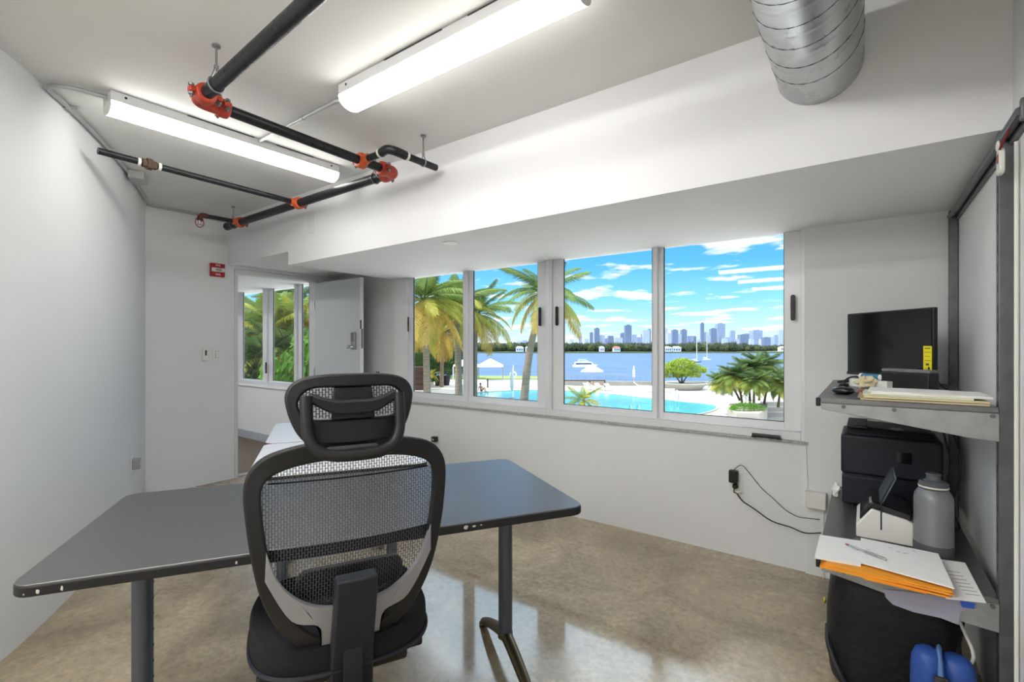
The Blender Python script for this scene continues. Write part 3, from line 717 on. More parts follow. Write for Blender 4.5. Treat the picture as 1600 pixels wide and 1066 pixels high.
# spine
m = MB()
prof = [(.050, .215), (.051, .1), (.053, 0), (.057, -.12), (.058, -.17)]
vs = []
for hwid, w in prof:
    y = BK(0, max(w, 0), -.018).y
    for (a, b) in ((-1, 0), (1, 0), (1, -.05), (-1, -.05)): vs.append((a * hwid, y + b + (0 if w >= 0 else -w * .25), .515 + w))
fs = [(0, 1, 2, 3), (16, 19, 18, 17)] + [(i * 4 + k, (i + 1) * 4 + k, (i + 1) * 4 + (k + 1) % 4, i * 4 + (k + 1) % 4) for i in range(4) for k in range(4)]
m.add(vs, fs); sp = m.build('spine', CHN, ch, False, bevel=.007, seg=3)
m = MB(); ys = BK(0, 0, -.068).y - .0005
m.gprism([(a, ys - .0 + (.515 + .13 - b) * -.0, b) for a, b in []] or [(-.024, ys, .40), (.024, ys, .40), (.024, ys, .60), (.018, ys, .61), (-.018, ys, .61), (-.024, ys, .60)], (0, .004, 0)); m.build('spine_panel', CHN, sp, False, bevel=.002)
m = MB(); m.box((0, -.1, .36), (.1, .32, .045)); m.build('recline_arm', CHN, ch, False, bevel=.01)
# seat
m = MB(); seat = []
for k in range(48):
    a = 2 * PI * k / 48; c, s = math.cos(a), math.sin(a)
    seat.append((.245 * abs(c) ** .62 * (1 if c > 0 else -1), .10 + .235 * abs(s) ** .72 * (1 if s > 0 else -1)))
vs = []; lv = [(.80, .428), (.93, .435), (.985, .45), (1.0, .478), (.995, .505), (.965, .522), (.90, .53), (.6, .526), (.2, .522)]
for f, z in lv: vs += [(x * f, .10 + (y - .10) * f, z + (.012 * (x * f / .25) ** 2 if z > .45 else 0)) for x, y in seat]
n = 48; fs = [(i * n + k, i * n + (k + 1) % n, (i + 1) * n + (k + 1) % n, (i + 1) * n + k) for i in range(len(lv) - 1) for k in range(n)] + [tuple(range(n))[::-1], tuple((len(lv) - 1) * n + k for k in range(n))]
m.add(vs, fs); m.build('seat', SEATF, ch, False)
m = MB(); m.tube([Vector((x * 1.0, .10 + (y - .10) * 1.0, .458)) for x, y in seat + seat[:1]], .006, 8); m.build('seat_piping', CHN, bpy.data.objects['seat'], False)
m = MB(); m.box((0, .1, .4), (.34, .3, .04)); m.build('seat_pan', CHB, ch, False, bevel=.01)
for s in (-1, 1): m = MB(); m.box((s * .19, .03, .402), (.07, .09, .035)); m.build('arm_bracket', CHB, ch, False, bevel=.008)
m = MB(); m.tube([(0, .1, .09), (0, .1, .22)], .026, 20); m.tube([(0, .1, .2), (0, .1, .35)], .017, 20); m.build('gas_lift', BLKG, ch, False)
m = MB()
m.lathe([(.04, .06), (.045, .11), (.03, .13)], (0, .1, 0), 20); m.build('base_hub', CHB, ch, False)
for k in range(5):
    a = 2 * PI * k / 5 + .3; dx, dy = math.cos(a), math.sin(a)
    m = MB(); m.tube([(.03 * dx, .1 + .03 * dy, .1), (.28 * dx, .1 + .28 * dy, .075)], [.026, .017], 12); m.build('base_spoke', CHB, ch, False)
    m = MB(); c = Vector((.285 * dx, .1 + .285 * dy, .028)); sd = Vector((-dy, dx, 0))
    for s in (-1, 1): m.lathe([(.027, -.008), (.028, 0), (.027, .008)], c + sd * s * .014, 20, sd)
    m.tube([c + Vector((0, 0, .0)), c + Vector((0, 0, .055))], .008, 10); m.build('caster', BLKG, ch, False)
# headrest
def HD(u, w, off=0): return Vector((u - .012, -.245 + .9 * u * u - (w) * math.sin(math.radians(-6)) + off, 1.083 + w * .89))
ho = [(0, .168), (.055, .167), (.105, .16), (.135, .143), (.149, .115), (.148, .085), (.138, .045), (.122, .01), (.10, -.012), (.05, -.018), (0, -.02)]
hi = [(0, .132), (.055, .132), (.090, .129), (.110, .117), (.121, .097), (.120, .08), (.114, .066), (.106, .056), (.088, .049), (.05, .047), (0, .046)]
ring(full(ho), full(hi), HD, -.010, .012, 'headrest_frame', CHB, ch, .006)
his = smoothpts([(u, w, 0) for u, w in hi], 8)
def hhw(w):
    b_ = 0
    for a, b in zip(his, his[1:]):
        if min(a.y, b.y) <= w <= max(a.y, b.y) and a.y != b.y: b_ = max(b_, a.x + (b.x - a.x) * (w - a.y) / (b.y - a.y))
    return b_ + .004
sheet([.046 + .086 * k / 14 for k in range(15)], lambda w: (-hhw(w), hhw(w)), HD, .003, 'headrest_mesh', MESHH, ch)
m = MB(); m.gprism([HD(a, b, -.006) for a, b in ((-.044, .132), (.044, .132), (.047, .1), (.05, .055), (.05, .045), (-.05, .045), (-.05, .055), (-.047, .1))], (0, .012, 0)); m.build('headrest_panel', CHB, ch, False, bevel=.003)
m = MB(); pts = smoothpts([HD(s, w, o) for s, w, o in ((-.106, .112, -.03), (-.106, .08, -.034), (-.103, .02, -.04), (-.088, -.018, -.045), (-.055, -.036, -.047), (0, -.040, -.047), (.055, -.036, -.047), (.088, -.018, -.045), (.103, .02, -.04), (.106, .08, -.034), (.106, .112, -.03))], 5)
m.tube(pts, .0135, 12, sx=1.0); m.build('headrest_bracket', CHB, ch, False)
m = MB(); m.gprism([HD(a, b, -.034) for a, b in ((-.1, .122), (-.07, .108), (-.04, .1), (.04, .1), (.07, .108), (.1, .122), (.1, .095), (.06, .07), (.03, .062), (-.03, .062), (-.06, .07), (-.1, .095))], (0, .028, 0)); m.build('headrest_crossbar', CHB, ch, False, bevel=.006)
m = MB(); m.gprism([HD(a, b, -.03) for a, b in ((-.07, -.055), (.07, -.055), (.06, -.03), (-.06, -.03))], (0, .06, 0)); m.build('headrest_mount', CHB, ch, False, bevel=.006)

# ================================================================= SHELF RACK
SX = -.142; SY0 = 2.06; ZT = 1.11; ZL = .525
rk = thing('shelf_rack', (XR, 2.6, 0), 'wall-mounted grey steel shelf rack with two black shelves along the right wall', 'shelving')
def upright(y, x0, name='upright'):
    m = MB(); m.bb((x0, y - .019, 0), (XR - .002, y + .019, 1.96)); o = m.build(name, STEELD, rk, bevel=.002)
    m = MB()
    for k in range(30): m.bb((x0 - .0005, y - .004, .1 + k * .062), (x0 + .001, y + .004, .125 + k * .062))
    m.each('upright_slot', DKG, o, smooth=False)
upright(2.09, XU); upright(3.17, XU)
m = MB(); m.tube([(XR - .026, 1.86, 1.935), (XR - .026, 3.19, 1.935)], .014, 8); m.bb((XR - .012, 1.84, 1.91), (XR - .001, 3.2, 1.96)); m.build('top_rail', STEELD, rk, bevel=.002)
m = MB(); m.bb((XR - .03, 1.84, 1.905), (XR - .001, 1.86, 1.965)); m.build('rail_end', STEELD, rk, bevel=.004)
for nm, z in (('upper_shelf', ZT), ('lower_shelf', ZL)):
    m = MB(); m.bb((SX, SY0, z - .018), (XU - .001, YW - .02, z)); s = m.build(nm, DTOP, rk, bevel=.002)
    m = MB(); m.bb((SX - .003, SY0 - .003, z - .03), (SX + .012, SY0 + .012, z + .0005)); m.build('corner_cap', BLK, s, bevel=.003)
    for y in (SY0 + .002, 3.15):
        m = MB(); m.gprism([(SX + .014, y, z - .0185), (XU, y, z - .0185), (XU, y, z - .105), (XU - .07, y, z - .1), (SX + .014, y, z - .04)], (0, .018, 0)); b = m.build('bracket', mat('bracket_steel', '9b9d9f', .45, .5, var=.1, vs=25), rk, bevel=.0015)
        m = MB()
        for x in (SX + .08, SX + .22, XU - .015): m.lathe([(.0065, 0), (.0065, .005)], (x, y, z - .027), 10, (0, -1, 0))
        m.each('bracket_bolt', STEELD, b)
# lanyard with white tag on the rail
t = thing('key_fob', (XR - .045, 2.02, 1.78), 'white plastic tag on a dark red lanyard hanging from the rack rail', 'key tag')
m = MB(); m.tube(smoothpts([tuple(atX(1588, 178, XU + .01)), tuple(atX(1573, 210, XU - .0)), tuple(atX(1562, 234, XU - .015))], 5), .003, 8); m.build('lanyard', mat('lanyard_red', '7a1f22', .7), t)
KP = atX(1559, 254, XU - .015)
m = MB(); m.gprism([(KP.x, KP.y + a, KP.z + b) for a, b in rrect(.045, .075, .014)], (.012, 0, 0)); m.build('tag_body', PLAST, t, bevel=.003)
m = MB(); m.tube([(KP.x, KP.y + .013 * math.cos(a), KP.z + .048 + .013 * math.sin(a)) for a in [2 * PI * k / 14 for k in range(15)]], .0028, 8); m.build('tag_loop', PLAST, t)
m = MB(); m.gprism([(KP.x - .0015, KP.y + a, KP.z + .01 + b) for a, b in rrect(.014, .026, .003)], (.002, 0, 0)); m.build('tag_button', mat('tag_red', '8a3a35', .6), t)
t = thing('white_cable', (XR - .008, 2.02, 0), 'white cable running down the wall beside the near rack upright', 'cable')
MB().tube([(XR - .007, 2.015, 1.9), (XR - .007, 2.015, 0.01)], .0055, 10).build('cable_run', PLAST, t)

# ---- monitor
ml = Vector((-.075, 2.97, 0)); mr_ = Vector((.228, 2.645, 0)); mc = (ml + mr_) / 2; mdir = (mr_ - ml).normalized(); mrz = math.atan2(mdir.y, mdir.x); MW = (mr_ - ml).length; MH = .305
t = thing('computer_monitor', (mc.x, mc.y, ZT), 'black flat screen monitor with yellow energy label on the upper shelf', 'monitor', mrz)
m = MB(); m.box((0, .012, .045 + MH / 2), (MW, .02, MH)); m.box((0, .03, .16), (MW * .6, .025, .16)); m.build('casing', BLK, t, False, bevel=.003)
scr = mat('monitor_screen', '10120f', .08, var=.2, coat=.6, vs=4)
m = MB(); m.box((0, .0015, .05 + MH / 2), (MW - .018, .002, MH - .026)); m.build('screen', scr, t, False)
m = MB(); m.box((0, .001, .052), (MW, .0035, .014)); m.build('bottom_bezel', DKG, t, False)
for s in (-1, 1):
    m = MB(); m.tube([(s * (MW / 2 - .1), .02, .045), (s * (MW / 2 - .08), 0.0, .025), (s * (MW / 2 - .02), -.07, .006)], [.012, .010, .006], 10); m.tube([(s * (MW / 2 - .1), .02, .045), (s * (MW / 2 - .07), .07, .006)], [.012, .006], 10); m.build('stand_foot', BLK, t, False)
YEL = mat('yellow_label', 'f2e416', .5)
m = MB(); m.box((MW / 2 - .024, -.0005, .125), (.036, .0016, .125)); lb = m.build('energy_label', YEL, t, False)
m = MB()
for k, (w, h) in enumerate(((.024, .004), (.028, .002), (.02, .002), (.028, .002), (.014, .009), (.026, .002))): m.box((MW / 2 - .024, -.0015, .178 - k * .017), (w, .0006, h))
m.each('label_print', INK, lb, False)
m = MB(); m.box((MW / 2 - .018, -.0016, .085), (.007, .0006, .03)); m.build('label_barcode', BLK, lb, False)

# ---- things on the upper shelf
def up(px, py, z=ZT): return at(px, py, z)
p = atD(1420, 540, 2.02); t = thing('black_case', (p.x, p.y, ZT), 'grey-topped black oblong case lying in front of the monitor', 'case', mrz + .18)
m = MB(); m.box((0, 0, .038), (.19, .06, .076)); m.build('case_body', BLK, t, False, bevel=.005)
m = MB(); m.box((0, 0, .083), (.192, .05, .014)); m.build('case_lid', mat('grey_felt', '7c7c7e', .9, var=.2, vs=60), t, False, bevel=.005)
p = atD(1362, 540, 2.16); t = thing('blue_tube', (p.x, p.y, ZT + .036), 'blue and white cylinder lying beside the black case on the upper shelf', 'tube', mrz)
m = MB(); m.tube([(-.045, 0, .013), (.045, 0, .013)], .013, 16); m.build('tube_body', mat('teal_blue', '2b7fa8', .4), t, False)
m = MB(); m.tube([(.045, 0, .013), (.062, 0, .013)], .0135, 16); m.tube([(-.058, 0, .013), (-.045, 0, .013)], .0135, 16); m.build('tube_end', WHITE, t, False)
t = thing('headphones', (-.035, 2.72, ZT + .0005), 'small black headphones lying under the left of the monitor', 'headphones')
m = MB(); m.tube([(.045 * math.cos(a), .02 * math.sin(a), .01 + .035 * abs(math.sin(a))) for a in [PI * k / 12 for k in range(13)]], .004, 8); m.build('headband', BLK, t, False)
for s in (-1, 1): m = MB(); m.lathe([(.018, 0), (.02, .008), (.012, .014)], (s * .045, 0, .0), 14); m.build('earpiece', BLK, t, False)
p = up(1317, 616); t = thing('computer_mouse', (p.x, p.y, ZT), 'black computer mouse on the upper shelf near its front corner', 'mouse', -.5)
m = MB(); m.blob((0, 0, .014), (.042, .026, .016), 1, 18, 12, 0); m.build('mouse_body', BLKG, t, False)
m = MB(); m.tube([(-.014, 0, .0295), (-.026, 0, .026)], .003, 8); m.build('scroll_wheel', DKG, t, False)
m = MB(); m.tube(smoothpts([(-.04, 0, .006), (-.06, .01, .003), (-.075, .04, .003), (-.07, .1, .003)], 5), .0015, 6); m.build('mouse_cord', GREYP, t, False)
p = up(1338, 614); t = thing('key_ring', (p.x, p.y, ZT), 'small bunch of keys beside the black mouse', 'keys')
m = MB(); m.tube([(.011 * math.cos(a), .011 * math.sin(a), .003) for a in [2 * PI * k / 14 for k in range(15)]], .0015, 6); m.build('ring', CHROME, t, False)
m = MB(); m.box((.02, .005, .005), (.035, .014, .004), .3); m.build('key', BLK, t, False, bevel=.001)
m = MB(); m.blob((.012, -.018, .007), (.01, .01, .007), 2, 10, 7, .1); m.build('key_charm', mat('pink_charm', 'a0555a', .5), t, False)
# crumpled paper
p = up(1352, 607); t = None
m = MB(); m.blob((0, 0, .028), (.042, .03, .026), 9, 11, 7, .32); o = m.build('crumpled_paper', CREAM, None, smooth=False); o.location = (p.x, p.y, ZT); tag(o, 'crumpled tan paper at the left end of the document pile', 'paper')
def sheetbox(name, corners, z, th, mt, label=None, cat=None, parent=None, curl=0):
    m = MB(); m.gprism([(c.x, c.y, z) for c in corners], (0, 0, th)); o = m.build(name, mt, parent, smooth=False)
    if label: tag(o, label, cat)
    return o
def rect_at(c, w, d, rz):
    R = Matrix.Rotation(rz, 3, 'Z'); return [Vector(c) + R @ Vector((a * w / 2, b * d / 2, 0)) for a, b in ((-1, -1), (1, -1), (1, 1), (-1, 1))]
dc = Vector((.148, 2.2, 0))
rz0 = .0
stack = [(.32, .23, .02, .004, CREAM, 'tan manila folder at the bottom of the upper-shelf pile'), (.33, .225, -.03, .003, mat('brown_folder', 'b59b78', .8), 'brown manila folder second from the bottom of the upper-shelf pile'),
         (.31, .235, .05, .005, CREAM, 'cream folder in the middle of the upper-shelf pile'), (.28, .215, -.04, .006, mat('pale_green_paper', 'd7dcc4', .8), 'pale green paper pad near the top of the upper-shelf pile'),
         (.3, .21, .03, .008, PAPER, 'thick block of white sheets on top of the upper-shelf pile'), (.22, .2, -.1, .002, PAPER, 'loose white sheet lying topmost on the upper-shelf pile')]
z = ZT + .0005
for i, (w, d_, a, th, mt, lab) in enumerate(stack):
    c = dc + Vector(((-.0, .0, .004, -.01, .02, -.025)[i], (0, .004, .0, .01, .006, .0)[i], 0))
    sheetbox('document_folder' if i < 3 else 'paper_stack', rect_at(c, w * 1.02, d_, a * .5), z, th, mt, lab, 'folder' if i < 3 else 'papers'); z += th + .0004
p = atD(1362, 540, 2.16)
t = tag(MB().box((p.x + .02, p.y + .01, ZT + .0178), (.2, .1, .035), mrz).build('notepad', PAPER, bevel=.001), 'thick white notepad under the blue tube on the upper shelf', 'notepad')
t = thing('monitor_cable', (.24, 2.8, ZT), 'black cable curling behind the monitor on the upper shelf', 'cable')
MB().tube(smoothpts([(.2, 2.78, ZT + .1), (.24, 2.76, ZT + .05), (.27, 2.7, ZT + .01), (.29, 2.8, ZT + .008), (.292, 3.0, ZT + .01)], 6), .003, 8).build('cable_run', BLK, t)

# ---- printer
PX0, PX1, PY0, PY1 = -.092, .278, 2.83, 3.15
PRM = mat('printer_navy', '171625', .5, var=.18, vs=90, bump=.1, bs=400); PRD = mat('printer_black', '101018', .4, var=.1)
t = thing('laser_printer', ((PX0 + PX1) / 2, (PY0 + PY1) / 2, ZL), 'dark navy printer on the lower shelf under the monitor', 'printer')
MB().bb((PX0, PY0, ZL + .012), (PX1, PY1, ZL + .15)).build('paper_base', PRM, t, bevel=.008)
MB().bb((PX0 - .004, PY0 - .002, ZL + .157), (PX1, PY1, ZL + .345)).build('body', PRM, t, bevel=.012, seg=3)
m = MB(); m.gprism([(PX0 + .015, PY0 + .012, ZL + .345), (PX1 - .015, PY0 + .012, ZL + .345), (PX1 - .03, PY0 + .03, ZL + .375), (PX0 + .02, PY0 + .03, ZL + .385)], (0, .26, 0)); m.build('top_cover', PRD, t, bevel=.005)
MB().bb((PX0 + .02, PY0 + .0, ZL + .378), (PX0 + .1, PY0 + .29, ZL + .392)).build('control_panel', PRM, t, bevel=.004)
MB().bb((PX0 + .125, PY0 + .05, ZL + .372), (PX1 - .05, PY0 + .24, ZL + .379)).build('output_tray', BLK, t, bevel=.003)
m = MB(); m.lathe([(.03, 0), (.028, .006), (.018, .01)], (PX0 + .21, PY0 + .06, ZL + .374), 20); m.build('tray_stop', GREYP, t)
MB().box((PX0 + .235, PY0 - .004, ZL + .26), (.055, .004, .05)).build('badge', BLKG, t, bevel=.0015)
MB().bb((PX0 + .01, PY0 - .001, ZL + .149), (PX1 - .01, PY0 + .01, ZL + .158)).build('seam', BLK, t)
for x in (PX0 + .03, PX1 - .03): MB().bb((x - .015, PY0 + .02, ZL + .0005), (x + .015, PY1 - .02, ZL + .012)).build('rubber_foot', BLK, t)
# tissue behind printer's left edge
p = at(1309, 745, ZL + .05); m = MB(); m.blob((0, 0, .03), (.02, .04, .032), 4, 10, 7, .35); o = m.build('tissue', PAPER, smooth=False); o.location = (-.118, 2.98, ZL + .001); tag(o, 'crumpled white tissue squeezed beside the printer', 'tissue')

# ---- scanner
t = thing('document_scanner', (.06, 2.5, ZL), 'small white and black document scanner with raised tray beside the bottle', 'scanner')
SXa, SXb, SYa, SYb = -.03, .15, 2.39, 2.67
m = MB(); m.gprism([(SXa, SYa, ZL + .001), (SXb, SYa, ZL + .001), (SXb, SYa, ZL + .09), (SXb - .02, SYa, ZL + .1), (SXa + .05, SYa, ZL + .122), (SXa, SYa, ZL + .05)], (0, SYb - SYa, 0)); m.build('body', PLAST, t, bevel=.005)
m = MB(); m.gprism([(SXa + .056, SYa + .012, ZL + .118), (SXb - .006, SYa + .012, ZL + .092), (SXb - .004, SYa + .012, ZL + .12), (SXa + .058, SYa + .012, ZL + .15), (SXa + .045, SYa + .012, ZL + .145), (SXa + .012, SYa + .012, ZL + .085), (SXa + .012, SYa + .012, ZL + .065)], (0, SYb - SYa - .024, 0)); m.build('top_cover', BLKG, t, bevel=.006)
m = MB(); m.box((.075, SYa + .14, ZL + .195), (.008, .2, .12), m=Matrix.Rotation(math.radians(22), 3, 'Y')); m.build('feed_tray', mat('tray_blue_grey', '7f93b0', .25, coat=.3), t, bevel=.003)
m = MB(); m.box((.068, SYa + .14, ZL + .19), (.006, .215, .13), m=Matrix.Rotation(math.radians(22), 3, 'Y')); m.build('tray_back', DKG, t, bevel=.003)
m = MB(); m.bb((SXa + .078, SYa - .001, ZL + .045), (SXa + .083, SYa + .02, ZL + .16)); m.build('tray_slot', BLK, t)
# ---- bottle
p = at(1459, 862, ZL); BC = (.205, 2.375, ZL)
t = thing('water_bottle', BC, 'tall grey metal water bottle with a screw lid beside the scanner', 'bottle')
BM = mat('bottle_grey', '85888c', .45, .3, var=.05, vs=30); BML = mat('bottle_lid', '5b5e63', .45)
m = MB(); m.lathe([(.055, 0.0015), (.058, .004), (.058, .20), (.056, .215), (.048, .232), (.042, .24)], BC, 32); m.build('bottle_body', BM, t)
m = MB(); m.lathe([(.0584, .0015), (.0595, .005), (.0595, .038), (.0585, .04)], BC, 32); m.build('rubber_boot', mat('boot_grey', '4e5054', .6), t)
m = MB(); m.lathe([(.041, .24), (.044, .242), (.044, .262), (.038, .268)], BC, 32); ld = m.build('lid', BML, t)
m = MB(); m.lathe([(.0445, .246), (.0455, .249), (.0445, .252)], BC, 32); m.build('lid_ring', PLAST, ld)
m = MB(); m.lathe([(.03, .268), (.022, .275), (.02, .29), (.023, .293), (.021, .297)], BC, 28); m.build('lid_cap', BML, ld)

# ---- papers on the lower shelf
Zp = ZL + .001
def lo(px, py, z): return at(px, py, z)
zz = Zp
def quad(name, pts, z, th, mt, lab, cat):
    return sheetbox(name, [at(a, b, z) for a, b in pts], z, th, mt, lab, cat)
quad('printed_sheet', [(1452, 872), (1508, 880), (1541, 943), (1478, 936)], zz, .0012, PAPER, 'printed white sheet at the right end of the lower shelf pile', 'paper')
m = MB()
for k in range(7):
    a = at(1478 + k * 5, 892 + k * 6, zz + .0016); b = at(1500 + k * 5.2, 895 + k * 6, zz + .0016); d_ = (b - a).normalized(); c = (a + b) / 2
    m.box(c, ((b - a).length, .004, .0003), math.atan2(d_.y, d_.x))
m.each('printed_line', mat('print_grey', '9a9a9c', .8), bpy.data.objects['printed_sheet'])
# ziploc bag drooping over the shelf end
ZIP = glass_mat('clear_plastic', (.8, .8, .86, 1))
zp = ZIP.node_tree.nodes; dfb = zp.new('ShaderNodeBsdfPrincipled'); dfb.inputs['Base Color'].default_value = lin('c9c9dd'); dfb.inputs['Roughness'].default_value = .25
mx2 = zp.new('ShaderNodeMixShader'); mx2.inputs[0].default_value = .5; o_ = [n for n in zp if n.type == 'OUTPUT_MATERIAL'][0]; prev = o_.inputs[0].links[0].from_socket
ZIP.node_tree.links.new(prev, mx2.inputs[1]); ZIP.node_tree.links.new(dfb.outputs[0], mx2.inputs[2]); ZIP.node_tree.links.new(mx2.outputs[0], o_.inputs[0])
t = thing('zip_bag', (.1, SY0, ZL), 'clear zip bag with a blue seal drooping over the lower shelf edge', 'plastic bag')
yb = SY0 - .006
b1 = [atY(a, b, yb) for a, b in ((1380, 921), (1525, 938), (1527, 950), (1500, 958), (1498, 977), (1470, 966), (1428, 957), (1395, 945), (1384, 934))]
m = MB(); m.gprism(b1, (0, .003, 0)); m.build('bag_sheet', ZIP, t)
m = MB(); m.gprism([atY(a, b, yb - .002) for a, b in ((1500, 939), (1523, 943), (1523, 952), (1503, 949))], (0, .002, 0)); m.build('zip_seal', mat('zip_blue', '2f5fc8', .4), t)
# orange folders
z = Zp + .0016
of = [((1284, 865), (1420, 892), (1483, 935), (1290, 886)), ]
base = [at(1284, 880, z), at(1489, 932, z), at(1470, 873, z), at(1308, 836, z)]
labs = ['lowest orange folder of the pile at the shelf end, its rounded tab showing', 'orange folder second from the bottom of the lower shelf pile', 'orange folder third from the bottom of the lower shelf pile', 'topmost orange folder directly under the white papers']
cen = sum(base, Vector()) / 4; ew = base[1] - base[0]; rzf = math.atan2(ew.y, ew.x); W_ = .335; H_ = .235
fc = Vector((.047, 2.094, 0))
for i in range(4):
    c = fc + Vector(((-.005, .0, .004, .006)[i], (-.004, .0, -.003, .0)[i], 0))
    o = sheetbox('orange_folder', rect_at(c, W_ - (.0 if i < 2 else .01), H_, (-.02, .03, -.04, .0)[i]), z, .0045, ORANGE, labs[i], 'folder')
    if i == 0:
        tb = MB(); tb.prism([(fc.x - .06, 1.98), (fc.x + .12, 1.98), (fc.x + .105, 1.962), (fc.x - .045, 1.962)], z, z + .0015); tb.build('folder_tab', ORANGE, o)
    z += .0051
quad('paper_sheets', [(1273, 873), (1281, 838), (1353, 849), (1345, 886)], z, .006, PAPER, 'stack of white sheets sticking out left of the folders on the lower shelf', 'papers')
o = quad('paper_stack', [(1343, 880), (1345, 842), (1466, 867), (1491, 921)], z + .0065, .004, PAPER, 'white sheets with the pen on them topping the lower shelf pile', 'papers')
m = MB()
rr = random.Random(5)
for k in range(7):
    x0 = 1360 + rr.uniform(-8, 70); y0 = 853 + rr.uniform(0, 12); a = at(x0, y0, z + .011); b = at(x0 + 6, y0 + 1.5, z + .011); m.tube([a, (a + b) / 2 + Vector((0, .002, 0)), b], .0004, 4)
m.build('pencil_note', INK, o)
zt = z + .0105
a = at(1321, 850, zt + .005); b = at(1385, 875, zt + .005); d_ = b - a
t = thing('ballpoint_pen', ((a + b) / 2)[:2] + (zt,), 'silver ballpoint pen with red tip lying on the white papers', 'pen')
def pl(f): return tuple(a + d_ * f)
MB().tube([pl(.06), pl(.2), pl(.95), pl(1)], [.0022, .0042, .0042, .003], 12).build('pen_barrel', mat('pen_silver', 'b9bcc0', .25, .6), t)
MB().tube([pl(0), pl(.08)], [.0018, .0044], 12).build('pen_tip', mat('pen_red', 'a3203a', .4), t)
MB().tube([pl(.5), pl(.9)], .0046, 12).build('pen_grip', mat('pen_grip_grey', '8e9094', .4), t)
m = MB(); m.tube([Vector(pl(.62)) + Vector((0, 0, .0055)), Vector(pl(.97)) + Vector((0, 0, .0055))], .001, 6); m.build('pen_clip', CHROME, t)
# ---- cables hanging behind the printer
for k, (x, lab) in enumerate(((.265, 'black power cable hanging behind the printer, nearest the rack wall'), (.288, 'thin black data cable looping down behind the bottle'))):
    t = thing('hanging_cable', (x, 2.75, ZL), lab, 'cable')
    MB().tube(smoothpts([(x + .02, 2.98, ZT - .03), (x + .01, 2.85 - .1 * k, .95), (x + .025, 2.78 - .12 * k, .8), (x - .0, 2.72 - .15 * k, .66), (x + .01, 2.66 - .1 * k, .58), (x + .012, 2.75, ZL + .006), (x + .012, 2.95, ZL + .006)], 7), .0045 - .001 * k, 8).build('cable_run', BLK, t)
t = thing('floor_cable', (.27, 2.3, .2), 'white and black cables hanging below the lower shelf beside the blue tote', 'cable')
MB().tube(smoothpts([(.25, 2.3, .5), (.255, 2.2, .38), (.28, 2.12, .3), (.25, 2.15, .2), (.26, 2.2, .02)], 6), .005, 8).build('white_cable_run', PLAST, t)
MB().tube(smoothpts([(.28, 2.35, .5), (.265, 2.2, .36), (.24, 2.1, .28), (.27, 2.1, .15), (.27, 2.2, .02)], 6), .004, 8).build('black_cable_run', BLK, t)

# ---- black duffel bag under the shelf
t = thing('duffel_bag', (.05, 2.35, 0), 'large soft black bag with yellow marks standing under the lower shelf', 'bag')
BAG = mat('bag_nylon', '0c0c0f', .6, var=.5, vs=200, bump=.5, bs=30)
m = MB(); nb = 40; vs = []
lv = [(0.002, .88), (.03, .96), (.1, 1.0), (.2, 1.02), (.3, 1.01), (.38, .99), (.43, .95), (.455, .85), (.468, .5), (.472, .05)]
rb = random.Random(3); ph = [rb.uniform(0, 6) for _ in range(6)]
for z_, f in lv:
    for k in range(nb):
        a = 2 * PI * k / nb; c, s = math.cos(a), math.sin(a)
        w = 1 + .018 * math.sin(3 * a + z_ * 14 + ph[0]) + .013 * math.sin(7 * a - z_ * 22 + ph[1])
        vs.append((.075 + .195 * f * w * abs(c) ** .38 * (1 if c > 0 else -1), 2.42 + .27 * f * w * abs(s) ** .38 * (1 if s > 0 else -1), z_))
m.add(vs, [(i * nb + k, i * nb + (k + 1) % nb, (i + 1) * nb + (k + 1) % nb, (i + 1) * nb + k) for i in range(len(lv) - 1) for k in range(nb)] + [tuple(range(nb))[::-1], tuple((len(lv) - 1) * nb + k for k in range(nb))])
m.build('bag_body', BAG, t, subsurf=1)
m = MB(); m.tube(smoothpts([(-.118, 2.26, .2), (-.112, 2.19, .16), (-.08, 2.145, .1), (-.04, 2.135, .03)], 6), .01, 8); m.build('bag_strap', mat('strap_black', '1c1c1f', .5, bump=.2, bs=400), t)
m = MB()
for z_, x in ((.415, -.118), (.4, -.124), (.275, -.131)): m.blob((x, 2.3, z_), (.005, .012, .012), int(z_ * 100), 8, 5, .3)
m.each('yellow_mark', mat('mark_yellow', 'c9b62a', .6), t)
# ---- blue tote
t = thing('blue_tote', (.13, 2.03, 0), 'bright blue rounded bottle-like tote at the bottom right, in front of the black bag', 'tote')
BLU = mat('tote_blue', '2a4f9e', .42, var=.12, vs=60, bump=.15, bs=250)
def roundcan(cx, cy, w, d, h0, h1, name, mt, nrot=0):
    m = MB(); vs = []; n = 32
    lv = [(h0, .9), (h0 + .01, 1), (h1 - .07, 1.0), (h1 - .035, .93), (h1 - .012, .75), (h1 - .002, .45), (h1, .05)]
    for z_, f in lv:
        for k in range(n): a = 2 * PI * k / n; vs.append((cx + w * f * math.cos(a), cy + d * f * math.sin(a), z_))
    m.add(vs, [(i * n + k, i * n + (k + 1) % n, (i + 1) * n + (k + 1) % n, (i + 1) * n + k) for i in range(len(lv) - 1) for k in range(n)] + [tuple(range(n))[::-1], tuple((len(lv) - 1) * n + k for k in range(n))])
    return m.build(name, mt, t)
q = atY(1447, 1050, 1.98); q2 = atY(1490, 1050, 1.98)
roundcan(q.x + .005, 2.0, .043, .05, .002, .345, 'left_pouch', BLU)
roundcan(q2.x + .01, 2.03, .05, .05, .002, .33, 'right_pouch', BLU)
m = MB(); xm = (q.x + q2.x) / 2
m.tube(smoothpts([(xm, 1.955, .1), (xm, 1.953, .25), (xm, 1.965, .3), (xm, 2.0, .335), (xm + .005, 2.05, .325)], 6), .015, 12, sx=.5); m.build('carry_strap', mat('strap_light_blue', '5f83b8', .5), t)
m = MB(); m.box((xm, 1.938, .27), (.034, .012, .05)); m.build('strap_buckle', DKG, t, bevel=.003)

